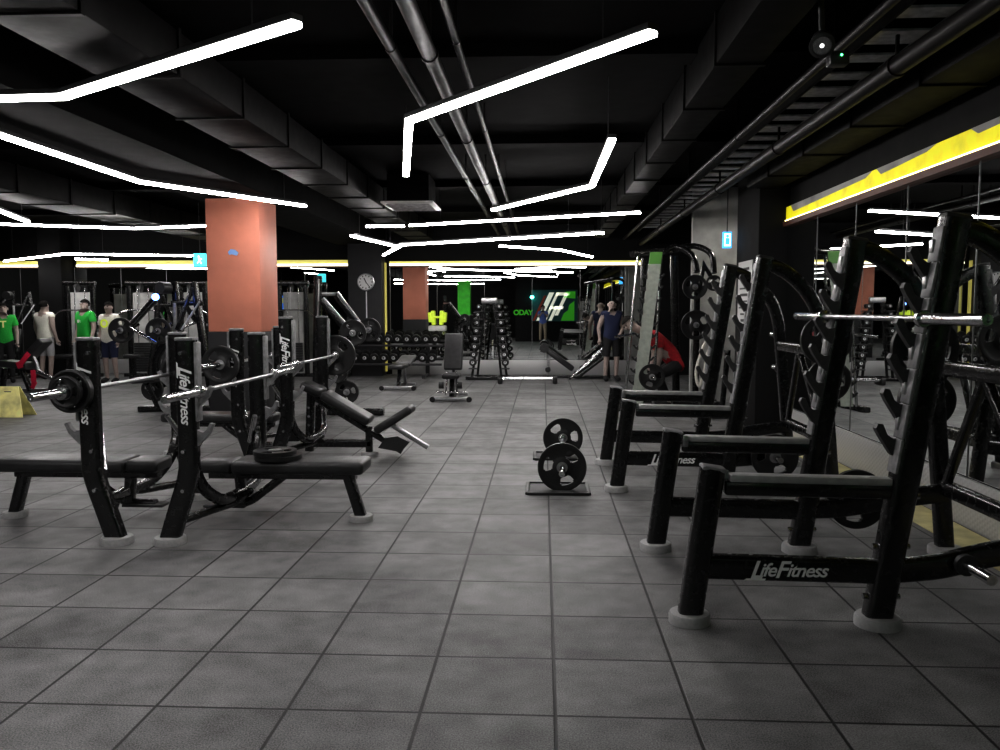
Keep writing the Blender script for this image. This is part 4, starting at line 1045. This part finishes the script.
    def shell(name, mt, test, off):
        keep = set(i for i, (sg_, tt) in enumerate(info) if test(sg_, tt))
        q = bmesh.new(); q.from_mesh(bme); q.verts.ensure_lookup_table(); q.normal_update()
        for v in q.verts: v.co += v.normal*off
        bmesh.ops.delete(q, geom=[v for v in q.verts if v.index not in keep], context='VERTS')
        mm_ = M(); mm_.bm.free(); mm_.bm = q
        for fc in q.faces: fc.material_index = 0
        if not q.faces: return None
        me = bpy.data.meshes.new(name); q.to_mesh(me); q.free(); me.materials.clear(); me.materials.append(mt); me.shade_smooth()
        o = bpy.data.objects.new(name, me); COL.objects.link(o); o.parent = t; return o
    def is_shirt(sg_, tt):
        a, q = sg_
        if (a, q) in (('sp', 'ch'), ('pel', 'sp')): return True
        if (a, q) == ('ch', 'nb'): return tt < .75
        if a == 'ch': return True
        if a == 'pel': return True
        return a in ('sL', 'sR') and tt < (.62 if sleeves else .06)
    def is_pant(sg_, tt):
        a, q = sg_
        if (a, q) == ('pel', 'sp'): return tt < .5
        if a == 'pel': return True
        if a in ('hL', 'hR'): return pant_len > 1 or tt < pant_len
        if a in ('kL', 'kR'): return pant_len > 1 and tt < .93
        return False
    shell('shirt', shirt, is_shirt, .022)
    shell('shorts' if pant_len <= 1 else 'trousers', pants, is_pant, .013)
    def is_shoe(c):
        return (lambda sg_, tt: sg_[0] == 'a'+c or (sg_[0] == 'k'+c and tt > .95))
    for q in 'LR': shell('shoe', shoes, is_shoe(q), .014)
    if hair:
        hb = M(); hb.ball((0, 0, 0), 1, 16)
        for vtx in hb.bm.verts:
            c = vtx.co; wv = 1
            vtx.co = hc+rt*(c.x*.101)+fwd*(c.y*.108-.012)+up*(c.z*.105+.022)
        dl = [vtx for vtx in hb.bm.verts if (vtx.co-hc).dot(up) < (-.03 if (vtx.co-hc).dot(fwd) < .02 else .045)]
        bmesh.ops.delete(hb.bm, geom=dl, context='VERTS')
        hb.build('hair', HAIR, t, 180)
    if emblem:
        txt, mt, sz, back = emblem; p = J['ch']+V((0, .165 if back else -.165, -.03))
        text('shirt_print', txt, sz, mt, t, p, (-1 if back else 1, 0, 0), (0, 0, 1), 0, .03)
    k = H/1.76; t.scale = (k, k, k); t.location = loc; t.rotation_euler = (0, 0, rz)
    return t
def at(px, Y): return V((w(px, 370, Y).x, Y, 0))
n1 = f(611, 381); person('bald bearded man in a navy tank top and black shorts, standing by the bar rack', (n1.x, n1.y, 0), .25, dict(eR=(-.27, .05, 1.13), wR=(-.26, .0, .9), eL=(.26, .0, 1.14), wL=(.12, -.2, 1.0)), 1.74, SKIN, NAVY, False, BLACKC, .95, None, BLACKC)
person('man in a white tank top and light grey shorts, seen from behind', at(47, 17.4), PI-.2, dict(eL=(.27, -.02, 1.15), wL=(.3, -.12, .93)), 1.72, SKIN, WHITEC, False, GREYC, .95, 'short', BLACKC)
person('bearded man in a bright green t-shirt with a white badge', at(87, 17.1), -.35, dict(eL=(.25, .0, 1.14), wL=(.28, -.1, .9)), 1.74, SKIN, GREENC, True, BLACKC, 1.6, 'short', BLACKC, ('life', LETTER, .09, False))
person('man in a green t-shirt cut off by the left edge', at(6, 16.6), .5, dict(eR=(-.3, -.05, 1.2)), 1.66, SKIN, GREENC, True, BLACKC, 1.6, 'short', BLACKC, ('T', YELLOW, .2, False))
person('man in a white t-shirt with a yellow print behind the lever press plates', at(111, 16.6), -.2, None, 1.68, SKIN, WHITEC, True, NAVY, .9, 'short', BLACKC, ('O', YGREEN, .24, False))
rp = at(658, 12.72); rp.z = 0
person('person in a red t-shirt bending forward over the smith machine barbell', rp, 0,
       dict(pel=(.26, 0, .70), sp=(.15, 0, .86), ch=(-.02, 0, 1.02), nb=(-.2, 0, 1.16), jw=(-.36, 0, 1.22), hd=(-.45, 0, 1.28), ht=(-.49, 0, 1.36), face=(-1, -.5, -.3),
            sL=(-.06, .17, 1.06), eL=(-.02, .24, .82), wL=(-.08, .2, .62), sR=(-.05, -.17, 1.06), eR=(.0, -.23, .8), wR=(-.05, -.2, .60),
            hL=(.28, .09, .66), kL=(-.02, .16, .50), aL=(.16, .15, .09), tL=(-.01, .19, .035), hR=(.28, -.09, .66), kR=(-.02, -.15, .50), aR=(.16, -.14, .09), tR=(-.01, -.18, .035)),
       1.76, SKIN, REDC, True, BLACKC, 1.6, 'short', BLACKC)
person('person in a blue t-shirt and khaki trousers holding a phone, seen in the far mirror', (0, -.62, 0), PI, dict(sL=(.175, -.02, 1.39), eL=(.2, -.2, 1.2), wL=(.07, -.43, 1.36), sR=(-.175, -.02, 1.39), eR=(-.2, -.2, 1.2), wR=(-.07, -.43, 1.36)), 1.74, SKIN, BLUEC, True, KHAKI, 1.6, 'short', BLACKC)
ph = thing('smartphone', 'dark phone held up by the person in blue, seen in the far mirror', 'phone', (0, -.075, 1.45))
M().box((0, -.075, 1.45), (.15, .009, .075), bev=.004).build('phone_body', DARK, ph); M().box((0, -.0805, 1.45), (.14, .002, .066)).build('screen', INK, ph)

# ------------------------------------------------------------------ light and look
wd_ = bpy.data.worlds.new('world'); SC.world = wd_; wd_.use_nodes = True
wd_.node_tree.nodes['Background'].inputs['Color'].default_value = (.02, .02, .022, 1); wd_.node_tree.nodes['Background'].inputs['Strength'].default_value = .2
SC.view_settings.view_transform = 'Standard'; SC.view_settings.look = 'None'; SC.view_settings.exposure = .5; SC.view_settings.gamma = .78
SC.cycles.use_denoising = True
SC.cycles.max_bounces = 10; SC.cycles.glossy_bounces = 6; SC.cycles.sample_clamp_indirect = 4
